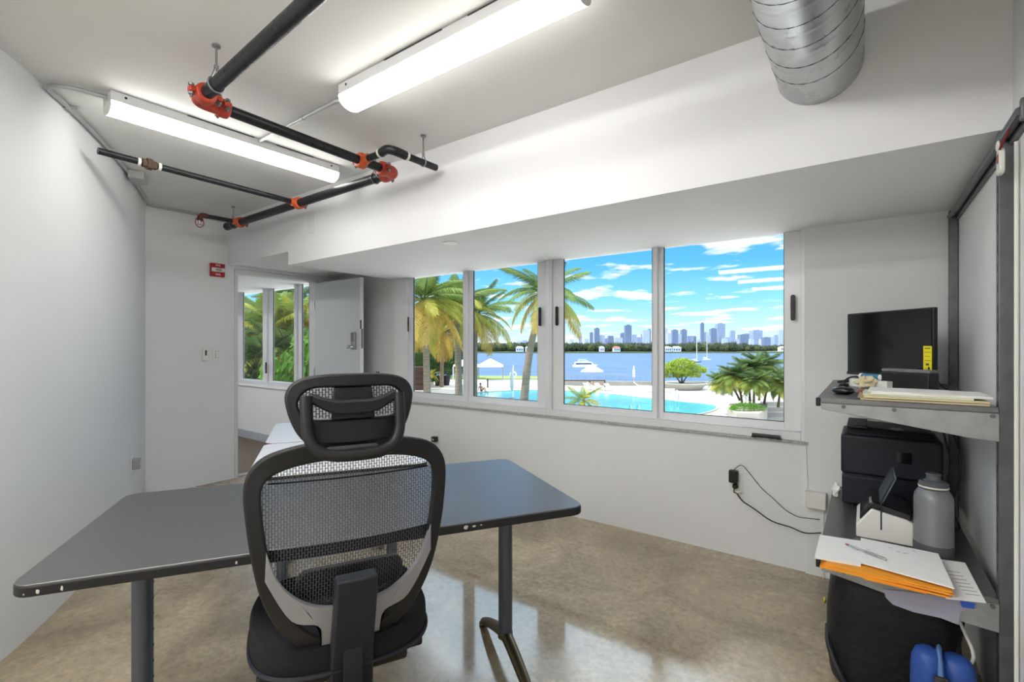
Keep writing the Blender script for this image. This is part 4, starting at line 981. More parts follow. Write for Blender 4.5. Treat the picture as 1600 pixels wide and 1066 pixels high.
#EXT_BEGIN
# ================================================================= OUTSIDE
GD = -3.9; SEA = -6.7
def gp(px, py, z=GD): return at(px, py, z)
DECK = mat('deck_concrete', 'c2beb6', .8, var=.04, vs=.3)
COPE = mat('pool_coping', 'aba69c', .7, var=.05, vs=.5)
POOLM = mat('pool_water_blue', '3f9fae', .12, var=.22, vs=1.6, bump=.4, bs=1.2, stretch=(1, 3, 1), spec=.3)
SEAM = mat('bay_water', '4f6784', .5, var=.22, vs=.05, bump=.5, bs=.35, stretch=(1, 6, 1), spec=.12)
m = MB(); far = [gp(p_, 602) for p_ in (1700, 1300, 1000, 850)] + [gp(850, 594), gp(700, 592), gp(560, 590), gp(-200, 590)]
nearp = [Vector((-60, YW + .8, GD)), Vector((30, YW + .8, GD))]
poly = [(p.x, p.y) for p in far + nearp]
struct(m.prism(poly, GD - .5, GD).build('ground', DECK, smooth=False))
R0 = Vector((-ST, CT, 0)); R1 = Vector((CT, ST, 0))
def rel(side, dep, z=0): v = R1 * side + R0 * dep; v.z = z; return v
m = MB(); m.gprism([rel(-4000, 45, SEA), rel(4000, 45, SEA), rel(4000, 9000, SEA), rel(-4000, 9000, SEA)], (0, 0, -.2)); o = m.build('bay_water', SEAM, smooth=False); tag(o, 'wide blue bay water between the pool deck and the far tree-lined shore', 'water', kind='structure')
# seawall
m = MB(); pts = [gp(848, 603), gp(1000, 603), gp(1300, 603)]
for a, b in zip(pts, pts[1:]):
    d_ = (b - a).normalized(); nrm = Vector((-d_.y, d_.x, 0)) * .5
    m.gprism([a, b, b + nrm, a + nrm], (0, 0, .55))
o = m.build('sea_wall', mat('seawall_concrete', '96918a', .8, var=.1, vs=.8)); tag(o, 'low pale concrete sea wall between the pool deck and the bay', 'wall')
# lawn strip
m = MB(); lw = [gp(560, 593), gp(846, 593), gp(846, 588.6), gp(560, 587.5)]; m.gprism([p + Vector((0, 0, .02)) for p in lw], (0, 0, .06))
o = m.build('lawn', mat('lawn_green', '7f9a4a', .9, var=.2, vs=.8, bump=.4)); tag(o, 'strip of green lawn behind the white canopies at the water edge', 'lawn', kind='stuff')
# pool
far_e = [(690, 622), (745, 614.5), (790, 611.5), (835, 610.5), (880, 611.5), (940, 615), (1000, 621.5), (1060, 628), (1105, 632.5), (1119, 637), (1108, 644), (1075, 651), (1040, 660), (980, 690), (820, 700), (700, 680)]
pp_ = smoothpts([gp(a, b) for a, b in far_e], 3, True)
cx_ = sum(p.x for p in pp_) / len(pp_); cy_ = sum(p.y for p in pp_) / len(pp_)
t = thing('swimming_pool', (cx_, cy_, GD), 'curved turquoise swimming pool in the white deck outside the windows', 'pool')
MB().prism([(p.x, p.y) for p in pp_], GD + .001, GD + .03).build('pool_water', POOLM, t)
m = MB(); n = len(pp_); vs = []
for f, z in ((1.0, 0), (1.0, .07), (1.022, .07), (1.022, 0)): vs += [Vector((cx_ + (p.x - cx_) * f, cy_ + (p.y - cy_) * f, GD + z)) for p in pp_]
m.add(vs, [(a * n + i, a * n + (i + 1) % n, ((a + 1) % 4) * n + (i + 1) % n, ((a + 1) % 4) * n + i) for a in range(4) for i in range(n)]); m.build('coping', COPE, t)
def ladder(px, py, lab):
    p = gp(px, py); t = thing('pool_ladder', p, lab, 'ladder')
    for s in (-.28, .28):
        q = p + R1 * s
        MB().tube(smoothpts([q - R0 * .5 + Vector((0, 0, .04)), q - R0 * .45 + Vector((0, 0, .7)), q - R0 * .1 + Vector((0, 0, 1.0)), q + R0 * .3 + Vector((0, 0, .8)), q + R0 * .4 + Vector((0, 0, .0))], 5), .035, 8).build('handrail', CHROME, t)
ladder(1053, 626, 'pair of bright handrails at the pool edge right of the window mullion'); ladder(991, 655, 'pair of bright handrails at the near pool edge left of the window mullion')

# ---- vegetation
def leafmat(n, c, v=.25): 
    m = mat(n, c, .55, var=v, vs=1.3, spec=.3)
    nt = m.node_tree; N = nt.nodes; L = nt.links; b = N['Principled BSDF']; out = N['Material Output']
    tr = N.new('ShaderNodeBsdfTranslucent'); tr.inputs[0].default_value = lin(c); mx = N.new('ShaderNodeMixShader'); mx.inputs[0].default_value = .35
    L.new(b.outputs[0], mx.inputs[1]); L.new(tr.outputs[0], mx.inputs[2]); L.new(mx.outputs[0], out.inputs[0]); return m
LG = leafmat('palm_green', '72863c'); LD = leafmat('palm_dark_green', '4e6636'); LY = leafmat('palm_yellow_green', 'a6a344'); LO = leafmat('palm_gold', 'c0a04c')
TRK = mat('palm_trunk', '8d7a68', .85, var=.3, vs=3, bump=.6, bs=6, stretch=(.3, .3, 4)); TRKD = mat('palm_trunk_dark', '5d4c3c', .9, var=.3, vs=6, bump=.6, bs=12)
def frond_mesh(name, mt, droop, seed, n=58, wid=1.0, lf=.3):
    """a frond of unit length along +x; droop bends it down; leaflets hang from both sides of the midrib"""
    rnd = random.Random(seed); v = []; f = []
    def mid(t): return Vector((math.sin(min(t * droop, 2.6)) / droop if droop > .05 else t, 0, (math.cos(t * droop) - 1) / droop))
    K = 12
    for i in range(K + 1):
        t = i / K; p = mid(t); r = .012 * (1 - t) + .002
        for a in range(3): v.append(p + Vector((0, r * math.cos(a * 2.1), r * math.sin(a * 2.1))))
    for i in range(K):
        for a in range(3): f.append((i * 3 + a, i * 3 + (a + 1) % 3, i * 3 + 3 + (a + 1) % 3, i * 3 + 3 + a))
    for s in (-1, 1):
        for i in range(n):
            t = .12 + .88 * (i + rnd.random() * .5) / n; p = mid(t); q = mid(min(t + .02, 1.02)) - p; q.normalize()
            ln = lf * (math.sin(PI * (t * .82 + .14)) ** .6) * rnd.uniform(.85, 1.1) * wid
            dn = Vector((0, 0, -1)); out = Vector((0, s, 0))
            h = .35 + .5 * t + rnd.uniform(-.12, .2)
            d1 = (out * (1 - h * .45) + q * .55 + dn * h * .35).normalized(); d2 = (out * (1 - h * .8) + q * .35 + dn * h).normalized()
            a = p; b = p + d1 * ln * .5; c = b + d2 * ln * .5; w_ = q * .0085
            k = len(v); v += [a - w_ * .5, a + w_ * .5, b + w_, b - w_, c]
            f += [(k, k + 1, k + 2, k + 3), (k + 3, k + 2, k + 4)]
    me = bpy.data.meshes.new(name); me.from_pydata([tuple(x) for x in v], [], f); me.materials.append(mt); return me
FR = {}
for kname, mt in (('green', LG), ('dark', LD), ('lime', LY), ('gold', LO)):
    FR[kname] = [frond_mesh('frond', mt, dr, i * 7 + len(kname)) for i, dr in enumerate((.6, 1.0, 1.4, 1.8))]
def palm(name, base, top, flen, label, cat='palm tree', nf=22, mix='ggglyo', r=.2, seed=0, group=None, up=1.0, thick=1.0, dark=False):
    rnd = random.Random(seed); base = Vector(base); top = Vector(top)
    t = thing(name, base, label, cat, group=group)
    midp = (base + top) / 2 + Vector(((top.x - base.x) * -.18, (top.y - base.y) * -.18, 0))
    pts = smoothpts([base, midp, top], 8); nn = len(pts)
    MB().tube(pts, [r * (1.25 - .55 * i / (nn - 1)) * (1 + .06 * (i % 2)) for i in range(nn)], 10).build('trunk', TRKD if dark else TRK, t)
    key = {'g': 'green', 'd': 'dark', 'l': 'lime', 'y': 'gold'}
    for i in range(nf):
        fr = i / nf; az = i * 2.399 + rnd.uniform(-.25, .25)
        el = (1.25 - 1.75 * fr) * up + rnd.uniform(-.1, .1)
        ch_ = 'o'; ch_ = mix[min(int(fr * len(mix) + rnd.uniform(-.7, .7)), len(mix) - 1)] if fr < 1 else mix[-1]
        if ch_ not in key: ch_ = 'l'
        me = FR[key[ch_]][min(3, max(0, int(rnd.uniform(0, 2) + (1 if fr > .4 else 0))))]
        o = bpy.data.objects.new('frond', me); COL.objects.link(o); o.parent = t
        s = flen * rnd.uniform(.85, 1.1) * (.8 if fr < .12 else 1)
        M = Matrix.Translation(top - base) @ Matrix.Rotation(az, 4, 'Z') @ Matrix.Rotation(-el, 4, 'Y') @ Matrix.Rotation(rnd.uniform(-.4, .4), 4, 'X') @ Matrix.Diagonal((s, s * thick, s, 1))
        o.matrix_basis = M
    return t
def zd(py, D): return CAMH + (HY - py) * D / F
def P3(px, py, D): return atD(px, py, D)
def gD(px, D): v = atD(px, HY, D); v.z = GD; return v
def cpalm(bx, tx, ty, D, fl_, label, **k):
    return palm('coconut_palm', gD(bx, D), P3(tx, ty, D), fl_, label, **k)
cpalm(717, 713, 478, 44, 4.6, 'tall coconut palm with a ringed trunk standing left of the first window mullion', seed=1, nf=30, mix='dgggllyly', r=.3)
cpalm(741, 744, 492, 48, 4.8, 'tall straight coconut palm in the second pane, its fronds brushing the mullion', seed=2, nf=28, mix='dggglyly', r=.25)
cpalm(818, 851, 458, 42, 4.9, 'leaning coconut palm whose fronds reach across the post between the two large windows', seed=13, nf=26, mix='dggglly', r=.3)
cpalm(668, 662, 470, 38, 4.6, 'coconut palm with golden hanging fronds at the left edge of the first pane', seed=4, nf=30, mix='dggllyy', r=.25)
cpalm(690, 692, 520, 60, 4.4, 'coconut palm behind the others with its trunk above the dark plant pots', seed=5, nf=36, mix='gglyy', r=.22)
cpalm(640, 640, 505, 52, 4.6, 'coconut palm half hidden by the left window frame of the large window', seed=6, nf=36, mix='dggly', r=.22)
# seen through the far window
fw = [(385, 520, 26, 3.6, 'dgglg', 'dark green palm in the left pane of the far window'), (398, 490, 30, 3.6, 'ggl', 'palm with arching yellow-green fronds at the left mullion of the far window'),
      (430, 500, 24, 3.6, 'glly', 'bright lime palm filling the middle pane of the far window'), (447, 535, 22, 3.0, 'dgld', 'low dark palm in the middle pane of the far window'),
      (478, 505, 26, 3.4, 'lyyy', 'golden palm at the upper right pane of the far window'), (492, 470, 34, 4.0, 'dggd', 'taller green palm rising behind the golden palm'),
      (415, 545, 21, 2.8, 'dglg', 'dark palm low behind the left mullion of the far window'), (452, 462, 40, 3.6, 'dddd', 'dark grey-green palm top rising above the others in the far window'),
      (370, 495, 32, 3.8, 'dgdg', 'palm partly hidden by the left edge of the far window')]
for i, (x, y, D, fl_, mx_, lab) in enumerate(fw): palm('coconut_palm', gD(x, D), P3(x, y + 16, D), fl_ * .9, lab, seed=20 + i, nf=36, mix=mx_, r=.18)
# leafy shrubs
def leaf_ball(seed, n, flat=1.0, size=.05):
    rnd = random.Random(seed); v = []; f = []
    for i in range(n):
        a = rnd.uniform(0, 2 * PI); c = rnd.uniform(-.6, 1); r = rnd.uniform(.72, 1.0) * (1 + .12 * math.sin(3 * a + seed) + .08 * math.sin(5 * c * 3))
        s = math.sqrt(1 - c * c) if abs(c) < 1 else 0
        p = Vector((math.cos(a) * s * r, math.sin(a) * s * r, c * r * flat)); nn = Vector((rnd.gauss(0, 1), rnd.gauss(0, 1), rnd.gauss(.6, 1))).normalized()
        u = nn.orthogonal().normalized() * size * rnd.uniform(.7, 1.5); w_ = nn.cross(u).normalized() * size * .5
        k = len(v); v += [p - u, p + w_, p + u, p - w_]; f.append((k, k + 1, k + 2, k + 3))
    return v, f
SHB = leafmat('shrub_green', '5f8a30', .35); SHD = leafmat('shrub_dark', '3d5a28', .35); SHY = leafmat('shrub_lime', '93a83a', .35)
def shrub(name, c, r, mt, label, cat='shrub', n=1400, flat=1.0, size=.06, seed=1, stem=True, group=None):
    c = Vector(c); t = thing(name, c, label, cat, group=group)
    v, f = leaf_ball(seed, n, flat, size); m = MB(); m.v = [Vector((c.x + p.x * r[0], c.y + p.y * r[1], c.z + r[2] * .62 + p.z * r[2])) for p in v]; m.f = f; m.open = True
    m.build('foliage', mt, t, smooth=False)
    if stem: MB().tube([c, c + Vector((0, 0, r[2] * .8))], min(r[0], r[2]) * .08, 8).build('stem', TRKD, t)
    return t
for i, (x, D, r, z0, lab) in enumerate(((380, 20, 1.3, 578, 'dark hedge shrub at the bottom left of the far window'), (402, 24, 1.4, 575, 'green shrub beside the left mullion of the far window'), (432, 19, 1.2, 588, 'green shrub at the bottom of the middle pane of the far window'), (450, 24, 1.5, 570, 'dark shrub right of centre in the middle pane of the far window'), (478, 20, 1.4, 565, 'bright green shrub in the right pane of the far window'), (492, 24, 1.6, 560, 'green shrub against the far window right frame'))):
    b = gD(x, D); h = (zd(z0 - 25, D) - GD) / 1.62
    shrub('shrub', b, (r, r, h), SHB if i in (2, 4, 5) else SHD, lab, seed=i + 3, n=2600, size=.075)
for i, (x, D, top, r, lab) in enumerate(((630, 75, 520, 5, 'broad dark tree behind palms at left of first pane'), (676, 80, 528, 4, 'dark tree between the two left palms beyond the deck'), (705, 85, 538, 3.5, 'dark tree beyond the deck left of the first window mullion'), (655, 62, 548, 2.5, 'low dark shrub behind the brown planter box'))):
    b = gD(x, D); h = (zd(top, D) - GD) / 1.62; shrub('tree', b, (r, r, h), SHD, lab, 'tree', seed=i + 31, n=2600, size=.07)
# pygmy palm cluster, planter, hedge
for i, (x, y, D, fl_, bx, by) in enumerate(((1168, 578, 33, 1.55, 1172, 637), (1192, 572, 35, 1.7, 1186, 636), (1148, 588, 32, 1.35, 1160, 634), (1206, 592, 33, 1.4, 1194, 636), (1222, 600, 31, 1.3, 1216, 638), (1130, 596, 35, 1.3, 1156, 632), (1178, 596, 31, 1.25, 1178, 640))):
    labs = ['tallest feathery palm on the left of the planter cluster', 'broad feathery palm at the top of the planter cluster', 'feathery palm low on the left of the planter cluster', 'feathery palm low on the right of the planter cluster', 'feathery palm cut by the right window frame', 'small palm leaning out left from the planter cluster', 'small palm in the middle front of the planter cluster']
    D += 1; b = atD(bx, HY, D); b.z = GD + 1.06
    palm('date_palm', b, P3(x, y, D), fl_, labs[i], seed=50 + i, nf=60, mix='ddggglg', r=.07, thick=1.5, dark=True)
def gH(px, D, z): v = atD(px, HY, D); v.z = z; return v
t = thing('stone_planter', gH(1162, 31, GD), 'pale stone planter with a grey grille under the hedge, beside the steps', 'planter')
m = MB(); m.gprism([gH(1136, 32, GD), gH(1150, 29.6, GD), gH(1186, 29.4, GD), gH(1198, 31, GD), gH(1200, 34.5, GD), gH(1140, 34.5, GD)], (0, 0, 1.05)); m.build('planter_wall', mat('planter_stone', 'a8a196', .8, var=.08, vs=1), t, bevel=.03)
a, b = gH(1163, 29.45, GD + .35), gH(1181, 29.35, GD + .35); m = MB(); m.gprism([a, b, b + Vector((0, 0, .38)), a + Vector((0, 0, .38))], -R0 * .06); m.build('grille', GREYP, t)
b = gH(1166, 30.9, GD + 1.08); v, f = leaf_ball(9, 3000, .55, .045); m = MB(); m.v = [b + R1 * p.x * 1.15 + R0 * p.y * .9 + Vector((0, 0, max(0, p.z) * .75)) for p in v]; m.f = f; m.open = True
tag(m.build('clipped_hedge', SHB, smooth=False), 'low clipped green hedge in the stone planter under the feathery palms', 'hedge')
# steps with handrails
t = thing('garden_steps', gp(1205, 655), 'pale stone steps with white handrails right of the stone planter', 'steps')
for k in range(5):
    c = gp(1212, 664 - k * 5); MB().box(c + Vector((0, 0, .05 + k * .09)), (2.2, .5, .1 + k * .18), TH).build('step', mat('step_stone', 'aba59b', .8, var=.05, vs=1), t, bevel=.02)
for s in (1184, 1190):
    p = gp(s, 660); MB().tube([p, p + Vector((0, 0, .95)), p + R0 * 2.2 + Vector((0, 0, 1.6)), p + R0 * 2.2 + Vector((0, 0, .0))], .03, 8).build('handrail', WHITE, t)
tag(MB().gprism([gp(1198, 640), gp(1290, 645), gp(1290, 622), gp(1205, 620)], (0, 0, .6)).build('upper_terrace', DECK, smooth=False), 'pale raised terrace at the top of the garden steps', 'terrace')
# round spreading tree in low planter
p = gp(1065, 603.5); p = gp(1065, 608); t = thing('spreading_tree', p, 'low wide flat-topped green tree in a round white planter by the water', 'tree')
D_ = (p - CAM).dot(R0)
v, f = [], []
for i, (dx, dy, r, hz) in enumerate(((0, 0, 1.7, 2.9), (-1.5, .2, 1.3, 2.5), (1.5, -.1, 1.3, 2.4), (.4, .9, 1.4, 3.1), (-.6, -.9, 1.3, 2.2), (2.3, .3, .9, 2.1), (-2.2, -.2, .8, 2.0), (.9, -.8, 1.1, 1.7), (-1.0, .3, 1.2, 1.6), (.2, -.2, 1.3, 1.9))):
    vv, ff = leaf_ball(70 + i, 700, .38, .09); k = len(v); v += [p + R1 * (dx + q.x * r) + R0 * (dy + q.y * r) + Vector((0, 0, hz + q.z * r)) for q in vv]; f += [tuple(a_ + k for a_ in z_) for z_ in ff]
m = MB(); m.v = v; m.f = f; m.open = True; m.build('foliage', SHY, t, smooth=False)
m = MB()
for dx, dy in ((-1.3, 0), (1.2, .1), (.2, .6), (0, -.5)): m.tube(smoothpts([p + Vector((0, 0, .4)), p + R1 * dx * .3 + Vector((0, 0, 1.1)), p + R1 * dx + R0 * dy + Vector((0, 0, 2.2))], 4), [.1] * 4 + [.07] * 5, 7)
m.build('branch', TRKD, t)
o = MB().lathe([(2.2, 0), (2.9, .75), (2.7, .8), (2.6, .7), (.1, .7)], p, 32).build('round_planter', mat('planter_white', 'a39e95', .7, var=.05, vs=1)); tag(o, 'low round whitish planter under the flat-topped green tree', 'planter')
# small palm near the window bottom
palm('small_palm', gD(912, 22), P3(912, 626, 22), 1.05, 'small green palm at the bottom of the pane beside the pool', seed=90, nf=18, mix='glg', r=.08, dark=True)
# brown planter box, pots and plants
WD = mat('dark_brown_wood', '4a3128', .6, var=.2, vs=2, stretch=(1, 1, 8), bump=.2)
t = thing('planter_box', gp(656, 609), 'large dark brown wooden planter box at the left edge of the first pane', 'planter')
c = gp(655, 609); m = MB(); m.box(c + Vector((0, 0, 1.35)), (1.9, 1.6, 2.7), TH); m.build('box', WD, t, bevel=.03)
for k in range(4): MB().box(c - R0 * .83 + Vector((0, 0, .35 + k * .67)), (1.92, .06, .5), TH).build('board', WD, t, bevel=.01)
for i, (x, y, w_, h_, lab) in enumerate(((685, 603, .55, 1.2, 'dark plant pot beside the brown planter box'), (697, 602, .6, 1.25, 'dark plant pot just left of the palm trunk'), (674, 606, .35, .7, 'small pale pot with a yellow-green plant beside the brown planter box'))):
    p = gp(x, y); o = MB().lathe([(w_ * .7, 0), (w_, h_ * .9), (w_ * 1.08, h_ * .92), (w_ * 1.08, h_), (w_ * .9, h_), (w_ * .8, h_ * .9), (.01, h_ * .9)], p, 20).build('plant_pot', mat('pot', '2e2c33' if i < 2 else 'b8aea0', .5)); tag(o, lab, 'plant pot')
    if i == 2: palm('potted_palm', p + Vector((0, 0, h_)), p + Vector((0, 0, h_ + .9)), 1.3, 'small bright yellow-green palm growing from the pale pot', 'plant', nf=12, mix='lyl', r=.04, seed=95)
    else: shrub('potted_shrub', p + Vector((0, 0, h_ * .92)), (w_ * 1.2, w_ * 1.2, .8), SHD, 'dark bushy plant in the %s' % lab[5:], 'plant', n=700, seed=96 + i, stem=True)
# white post lamps and bollard
for x, y, h_, lab in ((708, 606, 2.6, 'thin white post left of the nearest palm trunk'), (762, 606, 1.1, 'short dark bollard on the white deck below the canopies')):
    p = gp(x, y); MB_ = MB().tube([p, p + Vector((0, 0, h_))], .08, 10).build('post', WHITE if x == 708 else DKG); tag(MB_, lab, 'post')
# dark fence behind the pots
a, b = gp(600, 598), gp(728, 597.5); t = thing('metal_fence', a, 'dark see-through metal fence behind the plant pots', 'fence')
dd = (b - a); L_ = dd.length; dd.normalize()
MB().tube([a + Vector((0, 0, 1.7)), b + Vector((0, 0, 1.7))], .03, 6).build('rail', DKG, t); MB().tube([a + Vector((0, 0, .15)), b + Vector((0, 0, .15))], .03, 6).build('rail', DKG, t)
m = MB()
for k in range(int(L_ / .16)): q = a + dd * k * .16; m.tube([q, q + Vector((0, 0, 1.7))], .014, 4)
o = m.build('bars', DKG, t); o['kind'] = 'stuff'

# ---- canopies, umbrellas, loungers, people
CANV = mat('white_canvas', 'e8e6e2', .8, var=.02)
def tent(px, py, w_, lab):
    p = gp(px, py); t = thing('canopy_tent', p, lab, 'canopy', TH, group=None)
    h = w_ / 2; m = MB(); m.add([(-h, -h, 2.2), (h, -h, 2.2), (h, h, 2.2), (-h, h, 2.2), (-.12, -.12, 3.2), (.12, -.12, 3.2), (.12, .12, 3.2), (-.12, .12, 3.2), (-h, -h, 2.0), (h, -h, 2.0), (h, h, 2.0), (-h, h, 2.0)],
        [(0, 1, 5, 4), (1, 2, 6, 5), (2, 3, 7, 6), (3, 0, 4, 7), (4, 5, 6, 7), (0, 8, 9, 1), (1, 9, 10, 2), (2, 10, 11, 3), (3, 11, 8, 0)]); m.open = True
    m.build('canopy', CANV, t, False, smooth=False)
    for sx in (-1, 1):
        for sy in (-1, 1): MB().tube([(sx * h * .95, sy * h * .95, 0), (sx * h * .95, sy * h * .95, 2.2)], .06, 8).build('post', GREYP, t, False)
tent(766, 594, 3.9, 'white pitched canopy tent on four posts at the water edge'); tent(728, 592, 3.6, 'second white canopy tent half hidden behind the palm trunks')
def umbrella(px, py, r, h, lab, folded=False):
    p = gp(px, py); t = thing('patio_umbrella', p, lab, 'umbrella')
    MB().tube([p, p + Vector((0, 0, h))], .04, 8).build('pole', WHITE, t)
    MB().lathe([(.35, 0), (.35, .06), (.05, .1)], p, 16).build('base', GREYP, t)
    m = MB()
    if folded: m.lathe([(.1, h * .25), (.2, h * .4), (.17, h * .75), (.04, h * 1.03)], p, 8)
    else: m.lathe([(r, h * .72), (r * 1.0, h * .75), (r * .5, h * .9), (.05, h * 1.03), (.04, h * 1.0), (r * .5, h * .87), (r * .98, h * .72)], p, 8)
    m.build('canopy', CANV, t, smooth=False)
umbrella(925, 606, 1.45, 2.75, 'open white umbrella over the sunbather beside the pool'); umbrella(990.5, 600, .2, 2.4, 'folded white umbrella by the sea wall, left of the window mullion', True); umbrella(800, 622, .2, 2.9, 'folded white umbrella at the far pool edge, left of the leaning palm', True)
p = gp(802, 609); t = thing('lifebuoy_stand', p, 'white lifebuoy ring on a post beyond the folded umbrella', 'lifebuoy')
MB().tube([p, p + Vector((0, 0, 2.9))], .05, 8).build('post', WHITE, t)
m = MB(); c = p + Vector((0, 0, 1.75)) - R0 * .1; m.tube([c + R1 * .33 * math.cos(a) + Vector((0, 0, .33 * math.sin(a))) for a in [2 * PI * k / 20 for k in range(21)]], .1, 8); m.build('ring', WHITE, t)
def lounger(px, py, rz, lab, group=None):
    p = gp(px, py); t = thing('sun_lounger', p, lab, 'sun lounger', TH + rz, group)
    MB().box((0, -.2, .3), (.68, 1.3, .1)).build('seat', CANV, t, False, bevel=.03)
    MB().box((0, .68, .52), (.66, .75, .08), m=Matrix.Rotation(math.radians(38), 3, 'X')).build('backrest', CANV, t, False, bevel=.03)
    for sx in (-.28, .28):
        for sy in (-.75, .4): MB().tube([(sx, sy, 0), (sx, sy, .28)], .025, 6).build('leg', WHITE, t, False)
for x, y, r, lab in ((885, 607.5, 1.3, 'white sun lounger at the left edge of the third pane'), (922, 609.5, .5, 'leftmost white sun lounger of the trio below the umbrella'), (940, 610, .5, 'middle white sun lounger of the trio below the umbrella'), (955, 610.5, .5, 'rightmost white sun lounger of the trio below the umbrella'), (1003, 607, 1.4, 'white sun lounger left of the mullion near the sea wall'), (1010, 612.5, 1.4, 'white sun lounger left of the mullion at the pool edge'), (1042, 612.5, 1.2, 'white sun lounger just right of the mullion'), (930, 607, 1.4, 'white sun lounger under the open umbrella carrying the sunbather')):
    lounger(x, y, r, lab)
# bench-like brown rail
a, b = gp(872, 608), gp(945, 608); t = thing('wooden_barrier', a, 'low brown wooden barrier behind the loungers left of the umbrella', 'barrier')
MB().tube([a + Vector((0, 0, 1.0)), b + Vector((0, 0, 1.0))], .08, 8).build('top_rail', WD, t)
for f_ in (0, .03, 1): q = a + (b - a) * f_; MB().tube([q, q + Vector((0, 0, 1.05))], .08, 8).build('post', WD, t)
# glass railing on the sea wall
a, b = gp(850, 600.5), gp(1032, 600.5); t = thing('glass_railing', a, 'thin metal railing running along the sea wall in front of the bay', 'railing')
MB().tube([a + Vector((0, 0, 1.3)), b + Vector((0, 0, 1.3))], .025, 6).build('top_rail', GREYP, t)
for k in range(18): q = a + (b - a) * (k / 17); MB().tube([q, q + Vector((0, 0, 1.3))], .03, 6).build('post', GREYP, t)
SKIN = mat('skin', 'b98568', .6, var=.04); HAIR = mat('dark_hair', '2c211b', .8); SWIM = mat('swimwear', '3b3f52', .7)
def figure(loc, rz, J, label):
    """one continuous skinned body; J = joints in metres"""
    names = list(J); E = [('pelvis', 'chest'), ('chest', 'neck'), ('neck', 'head'), ('head', 'crown'), ('chest', 'shL'), ('shL', 'elL'), ('elL', 'haL'), ('chest', 'shR'), ('shR', 'elR'), ('elR', 'haR'), ('pelvis', 'knL'), ('knL', 'anL'), ('anL', 'toL'), ('pelvis', 'knR'), ('knR', 'anR'), ('anR', 'toR')]
    R = dict(pelvis=.14, chest=.15, neck=.055, head=.1, crown=.085, shL=.06, shR=.06, elL=.042, elR=.042, haL=.035, haR=.035, knL=.06, knR=.06, anL=.04, anR=.04, toL=.03, toR=.03)
    names.sort(key=lambda n_: n_ != 'pelvis'); me = bpy.data.meshes.new('person'); me.from_pydata([J[n_] for n_ in names], [(names.index(a), names.index(b)) for a, b in E], [])
    o = bpy.data.objects.new('person', me); COL.objects.link(o); me.materials.append(SKIN)
    sk = o.modifiers.new('skin', 'SKIN'); ss = o.modifiers.new('sub', 'SUBSURF'); ss.levels = 1; ss.render_levels = 1
    for i, n_ in enumerate(names): me.skin_vertices[0].data[i].radius = (R[n_], R[n_] * (.8 if n_ in ('chest', 'pelvis') else 1)); me.skin_vertices[0].data[i].use_root = n_ == 'pelvis'
    o.location = loc; o.rotation_euler = (0, 0, rz); tag(o, label, 'person')
    h = Vector(J['head']); c = Vector(J['crown']); d_ = (c - h).normalized()
    MB().blob(h + d_ * .06 + Vector((0, .02, .02)), (.105, .115, .115), 3, 12, 8, .04).build('hair', HAIR, o, False)
    p_ = Vector(J['pelvis']); MB().blob(p_, (.17, .15, .12), 5, 12, 8, .02).build('swimwear', SWIM, o, False)
sit = dict(pelvis=(0, 0, .12), chest=(0, .1, .5), neck=(0, .12, .66), head=(0, .1, .78), crown=(0, .1, .9), shL=(-.17, .11, .6), elL=(-.24, .2, .36), haL=(-.2, .3, .1), shR=(.17, .11, .6), elR=(.26, .0, .38), haR=(.16, -.2, .42), knL=(-.12, -.42, .42), anL=(-.12, -.6, .05), toL=(-.12, -.75, .04), knR=(.12, -.4, .46), anR=(.12, -.55, .05), toR=(.12, -.7, .04))
figure(gp(752, 613) + Vector((0, 0, .07)), TH + 1.0, sit, 'person in swimwear sitting at the far pool edge below the canopies')
lie = dict(pelvis=(0, 0, .45), chest=(0, .38, .62), neck=(0, .52, .72), head=(0, .6, .8), crown=(0, .68, .88), shL=(-.18, .46, .66), elL=(-.28, .22, .5), haL=(-.22, 0, .42), shR=(.18, .46, .66), elR=(.3, .3, .6), haR=(.12, .15, .68), knL=(-.1, -.4, .72), anL=(-.1, -.72, .4), toL=(-.1, -.86, .42), knR=(.1, -.42, .5), anR=(.1, -.82, .42), toR=(.1, -.92, .5))
q = gp(930, 607); figure(q, TH + 1.4, lie, 'person in swimwear reclining on the lounger under the open umbrella')

# ---- boats
def sp_(px, py): return at(px, py, SEA)
BW = mat('boat_white', 'eef0f2', .35, var=.01); BG_ = mat('boat_window', '2c3440', .2)
p = sp_(914, 574.5); t = thing('motor_yacht', p, 'white double-deck motor boat on the bay left of centre', 'boat', TH)
s = (p - CAM).dot(R0) / F
w_ = 37 * s
m = MB(); m.gprism([(-w_ * .5, -w_ * .13, 0), (w_ * .42, -w_ * .13, 0), (w_ * .52, -w_ * .13, w_ * .12), (-w_ * .52, -w_ * .13, w_ * .1)], (0, w_ * .26, 0)); m.build('hull', BW, t, False, bevel=.1)
m = MB(); m.gprism([(-w_ * .45, -w_ * .1, w_ * .1), (w_ * .4, -w_ * .1, w_ * .1), (w_ * .28, -w_ * .1, w_ * .23), (-w_ * .42, -w_ * .1, w_ * .23)], (0, w_ * .2, 0)); m.build('cabin', BW, t, False, bevel=.05)
MB().box((-w_ * .07, -w_ * .102, w_ * .165), (w_ * .66, w_ * .01, w_ * .05)).build('cabin_windows', BG_, t, False)
m = MB(); m.gprism([(-w_ * .3, -w_ * .09, w_ * .23), (w_ * .2, -w_ * .09, w_ * .23), (w_ * .08, -w_ * .09, w_ * .3), (-w_ * .28, -w_ * .09, w_ * .3)], (0, w_ * .18, 0)); m.build('upper_deck', BW, t, False, bevel=.05)
MB().box((-w_ * .12, 0, w_ * .34), (w_ * .34, w_ * .2, w_ * .012)).build('hardtop', BW, t, False)
